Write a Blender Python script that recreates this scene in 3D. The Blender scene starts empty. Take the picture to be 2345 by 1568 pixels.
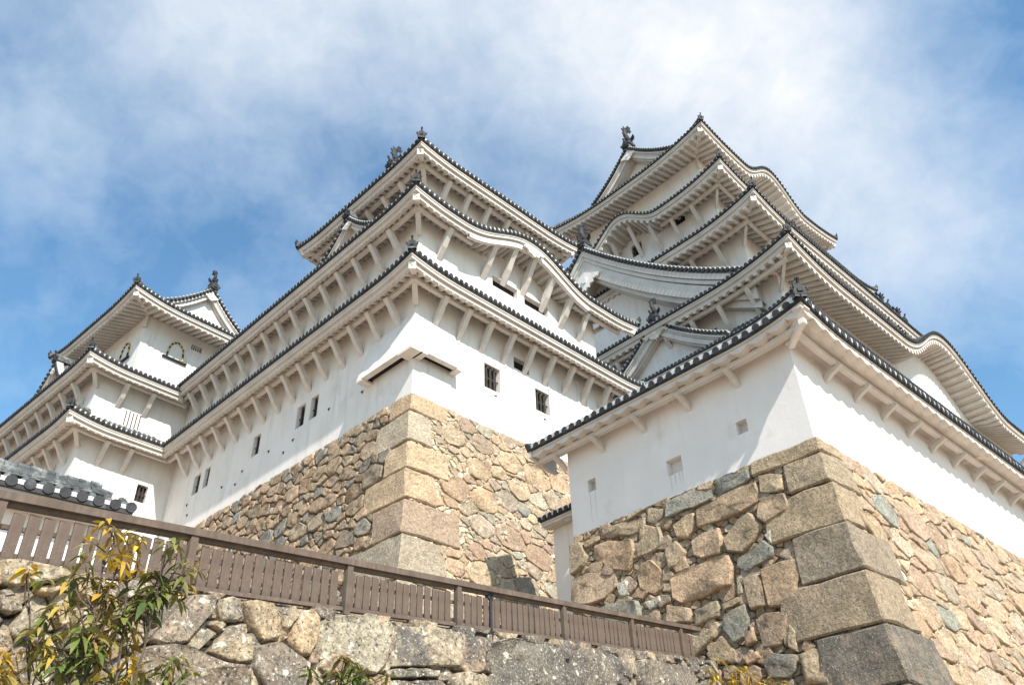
import bpy, bmesh, math, random
from mathutils import noise as mnoise
from math import sin, cos, pi, sqrt, atan2, radians, exp
from mathutils import Vector, Matrix

scene = bpy.context.scene
col = scene.collection

# ------------------------------------------------------------------ camera
cd = bpy.data.cameras.new('camera'); cam = bpy.data.objects.new('camera', cd); col.objects.link(cam)
PITCH, ROLL = radians(35.0), radians(-2.15)
_R0, _U0, _F = Vector((1, 0, 0)), Vector((0, -sin(PITCH), cos(PITCH))), Vector((0, cos(PITCH), sin(PITCH)))
_R = _R0 * cos(ROLL) + _U0 * sin(ROLL); _U = -_R0 * sin(ROLL) + _U0 * cos(ROLL)
m = Matrix((_R, _U, -_F)).transposed().to_4x4(); cam.matrix_world = m
cd.sensor_width = 36; cd.lens = 1850 / 2345 * 36; cd.clip_start = 0.1; cd.clip_end = 6000
scene.camera = cam
scene.render.resolution_x = 1024; scene.render.resolution_y = 684

# ------------------------------------------------------------------ sun and sky
SUN = Vector((0.508, -0.900, 0.94)).normalized()          # towards the sun
sl = bpy.data.lights.new('sun', 'SUN'); so = bpy.data.objects.new('sun', sl); col.objects.link(so)
sl.energy = 4.9; sl.angle = radians(0.8); sl.color = (1.0, 0.945, 0.87)
so.rotation_euler = SUN.to_track_quat('Z', 'Y').to_euler()
so.location = (0, -20, 60)
scene.view_settings.view_transform = 'Standard'; scene.view_settings.look = 'None'
scene.view_settings.exposure = 0.80; scene.view_settings.gamma = 1

world = bpy.data.worlds.new('World'); scene.world = world; world.use_nodes = True
wt = world.node_tree; wn, wl = wt.nodes, wt.links
wn.clear()
def N(t, nodes, **k):
    n = nodes.new(t)
    for a, b in k.items(): setattr(n, a, b)
    return n
sky = N('ShaderNodeTexSky', wn, sky_type='NISHITA', sun_disc=False)
sky.sun_elevation = math.asin(SUN.z); sky.sun_rotation = atan2(SUN.x, SUN.y)
sky.air_density = 1.0; sky.dust_density = 0.9; sky.ozone_density = 1.5; sky.altitude = 0
tc = N('ShaderNodeTexCoord', wn)
def math_(op, a, b=None, c=None, nodes=None, links=None, clamp=False):
    nodes = nodes or wn; links = links or wl
    n = nodes.new('ShaderNodeMath'); n.operation = op; n.use_clamp = clamp
    for i, v in enumerate((a, b, c)):
        if v is None: continue
        if isinstance(v, (int, float)): n.inputs[i].default_value = v
        else: links.new(v, n.inputs[i])
    return n.outputs[0]
# broad banks of cloud: (direction, angular radius, weight)
CLOUDS = [
    ((-0.307, 0.514, 0.801), 0.13, 0.35),
    ((-0.171, 0.540, 0.824), 0.13, 0.23),
    ((-0.387, 0.488, 0.782), 0.13, 0.16),
    ((-0.498, 0.547, 0.673), 0.13, 0.11),
    ((-0.403, 0.563, 0.721), 0.13, -0.13),
    ((-0.421, 0.677, 0.603), 0.13, -0.16),
    ((-0.519, 0.693, 0.500), 0.13, -0.19),
    ((-0.272, 0.578, 0.770), 0.13, -0.05),
    ((-0.155, 0.616, 0.772), 0.13, -0.06),
    ((-0.074, 0.566, 0.821), 0.13, 0.05),
    ((0.003, 0.542, 0.840), 0.13, 0.29),
    ((0.022, 0.686, 0.727), 0.13, -0.05),
    ((-0.028, 0.646, 0.763), 0.13, -0.11),
    ((-0.033, 0.721, 0.692), 0.13, 0.04),
    ((0.177, 0.565, 0.806), 0.13, 0.39),
    ((0.077, 0.609, 0.790), 0.13, 0.17),
    ((0.317, 0.567, 0.760), 0.13, 0.25),
    ((0.250, 0.604, 0.757), 0.13, 0.10),
    ((0.379, 0.538, 0.753), 0.13, 0.30),
    ((0.366, 0.641, 0.675), 0.13, 0.13),
    ((0.427, 0.614, 0.664), 0.13, 0.06),
    ((0.443, 0.575, 0.688), 0.13, -0.05),
    ((0.476, 0.532, 0.701), 0.13, -0.08),
    ((0.505, 0.492, 0.709), 0.13, -0.07),
    ((0.519, 0.600, 0.609), 0.13, -0.06),
    ((0.486, 0.644, 0.591), 0.13, 0.17),
    ((0.414, 0.707, 0.574), 0.13, 0.27),
    ((0.449, 0.688, 0.570), 0.13, 0.20),
    ((0.521, 0.674, 0.523), 0.13, 0.17),
    ((0.503, 0.723, 0.474), 0.13, -0.27),
    ((0.524, 0.737, 0.427), 0.13, -0.09),
    ((0.449, 0.718, 0.532), 0.13, -0.18),
    ((0.298, 0.637, 0.711), 0.13, -0.07)
]
acc = None
for d, r, w in CLOUDS:
    v = N('ShaderNodeVectorMath', wn, operation='DISTANCE'); wl.new(tc.outputs['Generated'], v.inputs[0])
    v.inputs[1].default_value = Vector(d).normalized()
    q = math_('DIVIDE', v.outputs['Value'], r); q = math_('MULTIPLY', q, q); q = math_('MULTIPLY', q, -1.0)
    e = math_('EXPONENT', q); e = math_('MULTIPLY', e, w)
    acc = e if acc is None else math_('ADD', acc, e)
def noise_(scale, detail, rough, dist, vec=None):
    n = N('ShaderNodeTexNoise', wn); n.inputs['Scale'].default_value = scale; n.inputs['Detail'].default_value = detail
    n.inputs['Roughness'].default_value = rough; n.inputs['Distortion'].default_value = dist
    wl.new(vec or tc.outputs['Generated'], n.inputs['Vector']); return n.outputs['Fac']
n1 = noise_(3.2, 7, 0.56, 0.35); n2 = noise_(8.5, 6, 0.55, 0.3)
nn = math_('ADD', math_('MULTIPLY', math_('SUBTRACT', n1, 0.5), 1.0), math_('MULTIPLY', math_('SUBTRACT', n2, 0.5), 0.45))
n3 = noise_(24, 5, 0.6, 0.5); nn = math_('ADD', nn, math_('MULTIPLY', math_('SUBTRACT', n3, 0.5), 0.30))
cf = math_('ADD', acc, nn)
ramp = N('ShaderNodeMapRange', wn); wl.new(cf, ramp.inputs['Value'])
ramp.inputs['From Min'].default_value = -0.20; ramp.inputs['From Max'].default_value = 0.80
cmix = N('ShaderNodeMix', wn, data_type='RGBA')
cmix.inputs['A'].default_value = (3.7, 4.45, 5.15, 1); cmix.inputs['B'].default_value = (4.5, 4.5, 4.5, 1)
wl.new(ramp.outputs[0], cmix.inputs['Factor'])
mix = N('ShaderNodeMix', wn, data_type='RGBA')
skyt = N('ShaderNodeMix', wn, data_type='RGBA', blend_type='MULTIPLY'); skyt.inputs['Factor'].default_value = 1
wl.new(sky.outputs[0], skyt.inputs['A']); skyt.inputs['B'].default_value = (0.74, 1.0, 1.03, 1)
wl.new(skyt.outputs['Result'], mix.inputs['A']); wl.new(cmix.outputs['Result'], mix.inputs['B']); wl.new(ramp.outputs[0], mix.inputs['Factor'])
bg = N('ShaderNodeBackground', wn); bg.inputs['Strength'].default_value = 0.135
wl.new(mix.outputs['Result'], bg.inputs['Color'])
wo = N('ShaderNodeOutputWorld', wn); wl.new(bg.outputs[0], wo.inputs['Surface'])

# ------------------------------------------------------------------ materials
def mat(name, base, rough=0.8, var=0.12, scale=1.5, bump=0.2, bscale=20, attr=False, second=None, sfac=(0.5, 0.7), sscale=0.6,
        streak=None, speck=None, spec=0.3, bdist=0.02, trans=0.0):
    m = bpy.data.materials.new(name); m.use_nodes = True; nt = m.node_tree; ns, ls = nt.nodes, nt.links
    b = ns['Principled BSDF']; b.inputs['Roughness'].default_value = rough; b.inputs['Specular IOR Level'].default_value = spec
    tco = N('ShaderNodeTexCoord', ns); vec = tco.outputs['Object']
    def noi(sc, det=5, ro=0.6, v=None):
        n = N('ShaderNodeTexNoise', ns); n.inputs['Scale'].default_value = sc; n.inputs['Detail'].default_value = det
        n.inputs['Roughness'].default_value = ro; ls.new(v or vec, n.inputs['Vector']); return n.outputs['Fac']
    if attr:
        a = N('ShaderNodeAttribute', ns, attribute_name='Col'); c = a.outputs['Color']
    else:
        rgb = N('ShaderNodeRGB', ns); rgb.outputs[0].default_value = (*base, 1); c = rgb.outputs[0]
    def mixc(fac, a, bcol, blend='MIX'):
        x = N('ShaderNodeMix', ns, data_type='RGBA', blend_type=blend)
        if isinstance(fac, float): x.inputs['Factor'].default_value = fac
        else: ls.new(fac, x.inputs['Factor'])
        ls.new(a, x.inputs['A'])
        if isinstance(bcol, tuple): x.inputs['B'].default_value = (*bcol, 1)
        else: ls.new(bcol, x.inputs['B'])
        return x.outputs['Result']
    def rng(v, a, b_, c_=0.0, d_=1.0):
        r = N('ShaderNodeMapRange', ns); ls.new(v, r.inputs['Value'])
        for k, z in zip(('From Min', 'From Max', 'To Min', 'To Max'), (a, b_, c_, d_)): r.inputs[k].default_value = z
        return r.outputs[0]
    f = rng(noi(scale), 0.3, 0.7, 1 - var, 1 + var)
    comb = N('ShaderNodeCombineColor', ns)
    for i in range(3): ls.new(f, comb.inputs[i])
    c = mixc(1.0, c, comb.outputs[0], 'MULTIPLY')
    if second: c = mixc(rng(noi(sscale, 6, 0.65), *sfac), c, second)
    if streak:
        mp = N('ShaderNodeMapping', ns); mp.inputs['Scale'].default_value = streak[1]; ls.new(vec, mp.inputs['Vector'])
        c = mixc(rng(noi(1.0, 4, 0.6, mp.outputs[0]), streak[2], streak[3], 0, streak[4]), c, streak[0])
    if speck:
        for colr, sc, lo, hi in speck: c = mixc(rng(noi(sc, 3, 0.6), lo, hi), c, colr)
    ls.new(c, b.inputs['Base Color'])
    if bump:
        bp = N('ShaderNodeBump', ns); bp.inputs['Strength'].default_value = bump; bp.inputs['Distance'].default_value = bdist
        ls.new(noi(bscale, 8, 0.65), bp.inputs['Height']); ls.new(bp.outputs[0], b.inputs['Normal'])
    if trans:
        t = N('ShaderNodeBsdfTranslucent', ns); ls.new(c, t.inputs['Color']); mx = N('ShaderNodeMixShader', ns)
        mx.inputs[0].default_value = trans; ls.new(b.outputs[0], mx.inputs[1]); ls.new(t.outputs[0], mx.inputs[2])
        ls.new(mx.outputs[0], ns['Material Output'].inputs['Surface'])
    return m

M = {}
M['plaster'] = mat('white_plaster', (0.69, 0.65, 0.61), 0.85, 0.06, 0.7, 0.3, 9, second=(0.56, 0.52, 0.475), sfac=(0.55, 0.80), sscale=0.8, bdist=0.02,
                   streak=((0.47, 0.43, 0.39), (2.2, 2.2, 0.25), 0.52, 0.74, 0.5), speck=[((0.42, 0.37, 0.33), 2.6, 0.70, 0.78)])
M['plaster_old'] = mat('weathered_plaster', (0.69, 0.65, 0.62), 0.88, 0.05, 0.8, 0.35, 7, second=(0.50, 0.44, 0.38), sfac=(0.60, 0.95), sscale=0.7,
                       streak=((0.50, 0.42, 0.37), (2.5, 2.5, 0.22), 0.62, 0.8, 0.35), bdist=0.015)
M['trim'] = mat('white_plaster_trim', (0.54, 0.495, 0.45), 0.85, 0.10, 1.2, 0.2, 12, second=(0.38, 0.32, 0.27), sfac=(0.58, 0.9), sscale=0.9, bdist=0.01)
M['tile'] = mat('grey_roof_tile', (0.075, 0.080, 0.082), 0.75, 0.45, 2.5, 0.3, 25, second=(0.25, 0.255, 0.245), sfac=(0.50, 0.66), sscale=4.0, spec=0.25,
                speck=[((0.035, 0.037, 0.04), 7.0, 0.55, 0.68)])
M['tile_end'] = mat('dark_tile_end', (0.030, 0.031, 0.033), 0.7, 0.5, 3.0, 0.3, 30, spec=0.25, second=(0.13, 0.135, 0.135), sfac=(0.60, 0.8), sscale=4.0)
M['mortar'] = mat('white_joint_plaster', (0.52, 0.52, 0.50), 0.9, 0.15, 5, 0.3, 30, second=(0.3, 0.3, 0.29), sfac=(0.58, 0.75), sscale=6)
M['stone'] = mat('wall_stone', (0.4, 0.3, 0.2), 0.92, 0.42, 9, 1.0, 13, attr=True, bdist=0.06, second=(0.30, 0.225, 0.15), sfac=(0.46, 0.80), sscale=2.2,
                 speck=[((0.075, 0.06, 0.045), 22, 0.55, 0.72), ((0.48, 0.41, 0.32), 30, 0.58, 0.74)])
M['stone_near'] = mat('lichen_stone', (0.4, 0.3, 0.2), 0.92, 0.5, 11, 1.0, 12, attr=True, bdist=0.06,
                 second=(0.11, 0.095, 0.08), sfac=(0.47, 0.60), sscale=0.9,
                 speck=[((0.045, 0.04, 0.035), 19, 0.54, 0.68), ((0.56, 0.52, 0.43), 6, 0.61, 0.70), ((0.55, 0.52, 0.46), 28, 0.58, 0.72)])
M['rubble'] = mat('packed_rubble', (0.33, 0.26, 0.175), 0.95, 0.4, 5, 1.0, 9, bdist=0.12, second=(0.46, 0.40, 0.30), sfac=(0.5, 0.62), sscale=5)
M['rubble_dark'] = mat('packed_rubble_in_joints', (0.17, 0.135, 0.095), 0.95, 0.4, 5, 1.0, 9, bdist=0.12, second=(0.36, 0.31, 0.23), sfac=(0.54, 0.64), sscale=6)
M['fence'] = mat('brown_fence_wood', (0.118, 0.088, 0.066), 0.75, 0.35, 3.5, 0.5, 30, attr=False,
                 streak=((0.085, 0.06, 0.05), (16, 16, 0.9), 0.42, 0.66, 0.75), bdist=0.01)
M['dark'] = mat('dark_opening', (0.018, 0.015, 0.013), 0.9, 0.2, 2, 0)
M['wood'] = mat('old_dark_wood', (0.055, 0.045, 0.038), 0.8, 0.3, 4, 0.3, 30)
M['black'] = mat('black_lacquer', (0.02, 0.018, 0.015), 0.4, 0.2, 4, 0)
M['gold'] = mat('gold_fitting', (0.55, 0.38, 0.10), 0.4, 0.2, 4, 0)
M['metal'] = mat('dark_bracket', (0.03, 0.032, 0.034), 0.5, 0.2, 4, 0)
M['leaf'] = mat('shrub_leaf', (0.1, 0.1, 0.05), 0.55, 0.25, 8, 0.1, 20, attr=True, trans=0.3)
M['bark'] = mat('bark', (0.085, 0.065, 0.05), 0.9, 0.3, 8, 0.5, 40)
M['earth'] = mat('earth', (0.38, 0.30, 0.225), 0.95, 0.2, 0.6, 0.6, 6, second=(0.31, 0.24, 0.175), sfac=(0.45, 0.6), sscale=1.5)

# ------------------------------------------------------------------ mesh helpers
class MB:
    def __init__(s): s.v = []; s.f = []; s.c = []; s.m = []; s.mi = 0; s.colr = (1, 1, 1)
    def add(s, vs, fs, c=None):
        o = len(s.v); s.v += [tuple(v) for v in vs]; s.f += [tuple(i + o for i in f) for f in fs]
        s.c += [c or s.colr] * len(vs); s.m += [s.mi] * len(fs)
    def grid(s, rows):
        n = len(rows[0]); o = len(s.v)
        for r in rows: s.v += [tuple(p) for p in r]; s.c += [s.colr] * n
        for i in range(len(rows) - 1):
            for j in range(n - 1):
                a, b, c, d = o + i * n + j, o + i * n + j + 1, o + (i + 1) * n + j + 1, o + (i + 1) * n + j
                if (Vector(s.v[a]) - Vector(s.v[b])).length < 1e-4 and (Vector(s.v[c]) - Vector(s.v[d])).length < 1e-4: continue
                s.f.append((a, b, c, d)); s.m.append(s.mi)
    def box(s, x0, y0, z0, x1, y1, z1):
        s.add([(x0, y0, z0), (x1, y0, z0), (x1, y1, z0), (x0, y1, z0), (x0, y0, z1), (x1, y0, z1), (x1, y1, z1), (x0, y1, z1)],
              [(0, 3, 2, 1), (4, 5, 6, 7), (0, 1, 5, 4), (1, 2, 6, 5), (2, 3, 7, 6), (3, 0, 4, 7)])
    def bar(s, p, q, w, h, up=(0, 0, 1), drop=0.0):
        p, q = Vector(p), Vector(q); d = (q - p).normalized(); x = d.cross(Vector(up)).normalized(); y = x.cross(d)
        vs = []
        for P in (p, q):
            for a, b in ((-1, -1), (1, -1), (1, 1), (-1, 1)): vs.append(P + x * a * w / 2 + y * (b * h / 2 - drop))
        s.add(vs, [(3, 2, 1, 0), (4, 5, 6, 7), (0, 1, 5, 4), (1, 2, 6, 5), (2, 3, 7, 6), (3, 0, 4, 7)])
    def tube(s, pts, rad, n=6, cap=True):
        pts = [Vector(p) for p in pts]; o = len(s.v); prev = None
        for i, p in enumerate(pts):
            d = (pts[min(i + 1, len(pts) - 1)] - pts[max(i - 1, 0)]).normalized()
            x = d.cross(Vector((0.13, 0.21, 0.97)))
            if x.length < 1e-3: x = d.cross(Vector((1, 0, 0)))
            x.normalize()
            if prev is not None and x.dot(prev) < 0: x = -x
            prev = x; y = d.cross(x); r = rad[i] if isinstance(rad, (list, tuple)) else rad
            for k in range(n):
                a = 2 * pi * k / n; s.v.append(tuple(p + x * cos(a) * r + y * sin(a) * r)); s.c.append(s.colr)
        for i in range(len(pts) - 1):
            for k in range(n):
                s.f.append((o + i * n + k, o + i * n + (k + 1) % n, o + (i + 1) * n + (k + 1) % n, o + (i + 1) * n + k)); s.m.append(s.mi)
        if cap:
            s.f.append(tuple(o + k for k in reversed(range(n)))); s.m.append(s.mi)
            e = o + (len(pts) - 1) * n; s.f.append(tuple(e + k for k in range(n))); s.m.append(s.mi)
    def prism(s, poly, fn, a, b):
        """extrude polygon [(x,y)] between depths a and b through fn(x,y,depth)"""
        n = len(poly); vs = [fn(x, y, a) for x, y in poly] + [fn(x, y, b) for x, y in poly]
        s.add(vs, [tuple(range(n)), tuple(reversed(range(n, 2 * n)))] + [(i, i + n, (i + 1) % n + n, (i + 1) % n) for i in range(n)])
    def build(s, name, mats, parent=None, smooth=False, colors=False):
        me = bpy.data.meshes.new(name); me.from_pydata(s.v, [], s.f)
        for mm in (mats if isinstance(mats, (list, tuple)) else [mats]): me.materials.append(mm)
        me.polygons.foreach_set('material_index', s.m)
        if smooth: me.polygons.foreach_set('use_smooth', [True] * len(me.polygons))
        if colors:
            at = me.color_attributes.new('Col', 'FLOAT_COLOR', 'POINT')
            at.data.foreach_set('color', [x for c in s.c for x in (*c, 1.0)])
        me.update(); me.validate()
        o = bpy.data.objects.new(name, me); col.objects.link(o)
        if parent: o.parent = parent
        return o

def tag(o, label=None, cat=None, group=None, kind=None):
    for k, v in (('label', label), ('category', cat), ('group', group), ('kind', kind)):
        if v: o[k] = v
    return o
def empty(name, loc, yaw=0):
    o = bpy.data.objects.new(name, None); col.objects.link(o); o.location = loc; o.rotation_euler = (0, 0, radians(yaw)); return o
def dupe(o, parent, loc=None, rot=None):
    c = o.copy(); col.objects.link(c); c.parent = parent
    if loc is not None: c.location = loc
    if rot is not None: c.rotation_euler = rot
    return c

# ------------------------------------------------------------------ roof parts
class Side:
    """one side of a roof skirt. s runs along the eave, d inwards from the eave edge"""
    def __init__(self, key, T):
        a0, b0, a1, b1 = T['o']; ia0, ib0, ia1, ib1 = T['i']; wa0, wb0, wa1, wb1 = T['w']
        self.key = key; self.T = T
        if key == 'L': self.D, self.s0, self.s1, self.wd = ia0 - a0, b0, b1, wa0 - a0
        if key == 'R': self.D, self.s0, self.s1, self.wd = ib0 - b0, a0, a1, wb0 - b0
        if key == 'X': self.D, self.s0, self.s1, self.wd = b1 - ib1, a0, a1, b1 - wb1
        if key == 'Y': self.D, self.s0, self.s1, self.wd = a1 - ia1, b0, b1, a1 - wa1
        if key in 'LY': self.m0, self.m1 = (ib0 - b0) / self.D, (b1 - ib1) / self.D
        else: self.m0, self.m1 = (ia0 - a0) / self.D, (a1 - ia1) / self.D
        opt = T.get('sides', {}).get(key, {})
        if key in 'LY': self.n0, self.n1 = (wb0 - b0) / self.wd, (b1 - wb1) / self.wd
        else: self.n0, self.n1 = (wa0 - a0) / self.wd, (a1 - wa1) / self.wd
        if 'm0' in opt: self.n0 = opt['m0']
        if 'm1' in opt: self.n1 = opt['m1']
        self.m0 = opt.get('m0', self.m0); self.m1 = opt.get('m1', self.m1)
        self.hip0 = opt.get('hip0', True); self.hip1 = opt.get('hip1', True)
        self.bump_ = opt.get('bump'); self.gaps = opt.get('nobracket', [])
    def P(self, s, d, z):
        a0, b0, a1, b1 = self.T['o']
        return {'L': (a0 + d, s, z), 'R': (s, b0 + d, z), 'X': (s, b1 - d, z), 'Y': (a1 - d, s, z)}[self.key]
    def lift(self, s):
        L, R = self.T['lift'], self.T['LR']; v = 0
        if self.hip0: v = max(v, L * max(0, 1 - (s - self.s0) / R) ** 2)
        if self.hip1: v = max(v, L * max(0, 1 - (self.s1 - s) / R) ** 2)
        return v
    def bump(self, s):
        if not self.bump_: return 0
        c, hw, h = self.bump_; u = abs(s - c) / hw
        if u >= 1: return 0
        return h * (0.5 + 0.5 * cos(pi * u)) ** 1.05
    def zt(self, s, d):
        T = self.T; x = d / self.D
        s_ = min(max(s, self.s0), self.s1)
        z = T['z'] + self.lift(s_) * (1 - min(x, 1)) + T['rise'] * (x * 0.75 + 0.25 * x * x)
        b = self.bump(s)
        if b > 0.01: z = max(z, T['z'] + self.lift(s_) + b + 0.05 * d)
        return z
    def F(self): return 0.10 * self.T['k'] + self.T['f1'] + self.T['f2']
    def zs(self, s, d, bump=True):
        T = self.T; s_ = min(max(s, self.s0), self.s1)
        z = T['z'] - self.F() + self.lift(s_) * (1 - 0.6 * min(d / max(self.wd, .1), 1))
        return z + max(T['ss'] * d, self.bump(s) if bump else 0)
    def lim(self, d, w=False):
        a, b = (self.n0, self.n1) if w else (self.m0, self.m1)
        return self.s0 + a * d, self.s1 - b * d
    def samples(self):
        out = []; s = self.s0
        while s < self.s1 - 0.05:
            out.append(s); near = self.bump_ and abs(s - self.bump_[0]) < self.bump_[1] + 0.3
            s += 0.25 * self.T['k'] if near else (0.5 if (s - self.s0 < self.T['LR'] or self.s1 - s < self.T['LR'] + .5) else 1.0)
        out.append(self.s1); return out
    def row(self, d, zf, w=False):
        lo, hi = self.lim(d, w); r = []
        sm = self.samples()
        for i, s in enumerate(sm):
            if i == 0: s = lo
            elif i == len(sm) - 1: s = hi
            s = min(max(s, lo), hi); r.append(self.P(s, d, zf(s)))
        return r
    def dmax(self, s, D, w=False):
        """how far inwards the strip at s may run before the hip line"""
        r = D
        if s < self.s0 or s > self.s1:
            return 0
        a, b = (self.n0, self.n1) if w else (self.m0, self.m1)
        if a > 0: r = min(r, (s - self.s0) / a)
        if b > 0: r = min(r, (self.s1 - s) / b)
        return r

def roof_side(S, tile, fasc, soff, rib_d=None):
    T = S.T; k = T['k']; D = S.D; r = T['r']; sp = T['sp']
    # tile bed
    tile.mi = 0
    ds = [0, D * .15, D * .35, D * .6, D]
    tile.grid([S.row(d, lambda s, d=d: S.zt(s, d) - .02) for d in ds])
    tile.mi = 1
    e = T.get('e', 0.085) * k
    tile.grid([S.row(-0.02, lambda s: S.zt(s, 0) - .02), S.row(-0.02, lambda s: S.zt(s, 0) - .02 - e), S.row(.09 * k, lambda s: S.zt(s, 0) - .02 - e)])
    # round cover tiles and their end discs
    n = int((S.s1 - S.s0) / sp); s = S.s0 + ((S.s1 - S.s0) - n * sp) / 2
    rnd = random.Random(int(S.s1 * 100) + ord(S.key))
    for j in range(n + 1):
        dm = S.dmax(s, D)
        zj = rnd.uniform(-.012, .012) * k; sj = rnd.uniform(-.01, .01)
        if dm > 0.3:
            tile.mi = 0
            ns = 4; rows = []
            for i in range(ns + 1):
                d = -.02 + (dm + .02) * i / ns; rows.append([])
                for a in range(5):
                    t = pi * a / 4
                    rows[-1].append(S.P(s + sj + cos(t) * r, d, S.zt(s, max(d, 0)) - .02 + zj + sin(t) * r * .95))
            tile.grid(rows)
        # disc
        tile.mi = 1
        zc = S.zt(s, 0) + r * .12 + zj; nn = 10
        f = [S.P(s + sj + cos(2 * pi * a / nn) * r * 1.12, -.05 * k, zc + sin(2 * pi * a / nn) * r * 1.12) for a in range(nn)]
        b = [S.P(s + sj + cos(2 * pi * a / nn) * r * 1.12, .06 * k, zc + sin(2 * pi * a / nn) * r * 1.12) for a in range(nn)]
        tile.add(f + b, [tuple(range(nn))] + [(a, (a + 1) % nn, (a + 1) % nn + nn, a + nn) for a in range(nn)])
        # lime plaster packed between the round tiles
        if j < n and T.get('lime', 1):
            sc = s + sp / 2; zz = S.zt(sc, 0) + .0 * k; tile.mi = 2; w = (sp / 2 - r) * .85 + r * T.get('limew', .1)
            h = r * T.get('limeh', .55) * rnd.uniform(.7, 1.1)
            pts = [(-w, -.02), (w, -.02), (w * .9, h), (0, h * 1.3), (-w * .9, h)]
            tile.prism(pts, lambda x, y, d, sc=sc, zz=zz: S.P(sc + x, d, zz + y), -.028, .05)
        s += sp
    tile.mi = 0
    # stepped white fascia
    f1, f2 = T['f1'], T['f2']; wv = T.get('wave', 0)
    def zz(off, w=0): return lambda s: S.zt(s, 0) - .02 - e - off - (w * abs(sin(s * pi / 0.62)) if w else 0)
    prof = [(.05 * k, 0, 0), (.05 * k, f1 * .45, 0), (.085 * k, f1 * .45, 0), (.085 * k, f1, 0), (.2 * k, f1, 0), (.2 * k, f1 + f2, 0), (.38 * k, f1 + f2 - .01, 0)]
    fasc.grid([S.row(d, zz(o)) for d, o, w in prof])
    if wv:      # scalloped plaster under the fascia
        s = S.s0 + .3
        while s < S.s1 - .3:
            pts = [(-.3, .05)] + [(-.3 + .6 * i / 8, -wv * sin(pi * i / 8)) for i in range(9)] + [(.3, .05)]
            fasc.prism(pts, lambda x, y, d, s=s: S.P(s + x, d, S.zs(s + x, .3) + y + .04), .07, .34)
            s += .62
    # soffit and rafters
    wd = S.wd
    soff.grid([S.row(d, lambda s, d=d: S.zs(s, d), True) for d in (.2 * k, (wd) * .5, wd + .02)])
    rs = T['rs']; rw = T['rw']; rh = T['rh']
    n = int((S.s1 - S.s0) / rs); s = S.s0 + ((S.s1 - S.s0) - n * rs) / 2
    for j in range(n + 1):
        dm = S.dmax(s, wd + .03, True)
        if dm > .5 * k:
            rows = []
            d0 = .21 * k
            for d in (d0, d0 + .02, (d0 + dm) / 2, dm):
                hh = rh if d > d0 + .01 else rh * .55
                z = S.zs(s, d)
                rows.append([S.P(s - rw / 2, d, z + .02), S.P(s - rw / 2, d, z - hh * .5), S.P(s - rw * .25, d, z - hh), S.P(s + rw * .25, d, z - hh), S.P(s + rw / 2, d, z - hh * .5), S.P(s + rw / 2, d, z + .02)])
            soff.grid(rows); o = len(soff.v) - 24; soff.f.append(tuple(o + i for i in range(6))); soff.m.append(0)
        s += rs

def bracket_mesh(kind, pd, H, w=.17):
    """y outwards from wall, z=0 at purlin underside"""
    mb = MB()
    if kind == 'arch':
        path = [(pd + .12, .05), (pd + .02, -.12), (pd * .62, -.22 * H), (pd * .30, -.52 * H), (0, -H)]
        th = [.16, .2, .2, .19, .17]
    elif kind == 'arm':
        path = [(pd + .16, -.02), (pd * .55, -.14), (0, -.34)]; th = [.09, .16, .2]
    else:
        path = [(pd + .14, .06), (pd * .82, -.22 * H), (pd * .45, -.58 * H), (0, -H)]; th = [.22, .24, .23, .22]
    up, lo = [], []
    for i, (y, z) in enumerate(path):
        a = path[max(i - 1, 0)]; b = path[min(i + 1, len(path) - 1)]; dy, dz = b[0] - a[0], b[1] - a[1]; l = sqrt(dy * dy + dz * dz)
        nx, nz = -dz / l, dy / l; t = th[i]
        lo.append((y + nx * t / 2, z + nz * t / 2)); up.append((y - nx * t / 2, z - nz * t / 2))
    lo[-1] = (-.02, lo[-1][1]); up[-1] = (-.02, up[-1][1])
    for i in range(len(path) - 1):
        mb.prism([lo[i], lo[i + 1], up[i + 1], up[i]], lambda y, z, x: (x, y, z), -w / 2, w / 2)
    return mb

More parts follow.
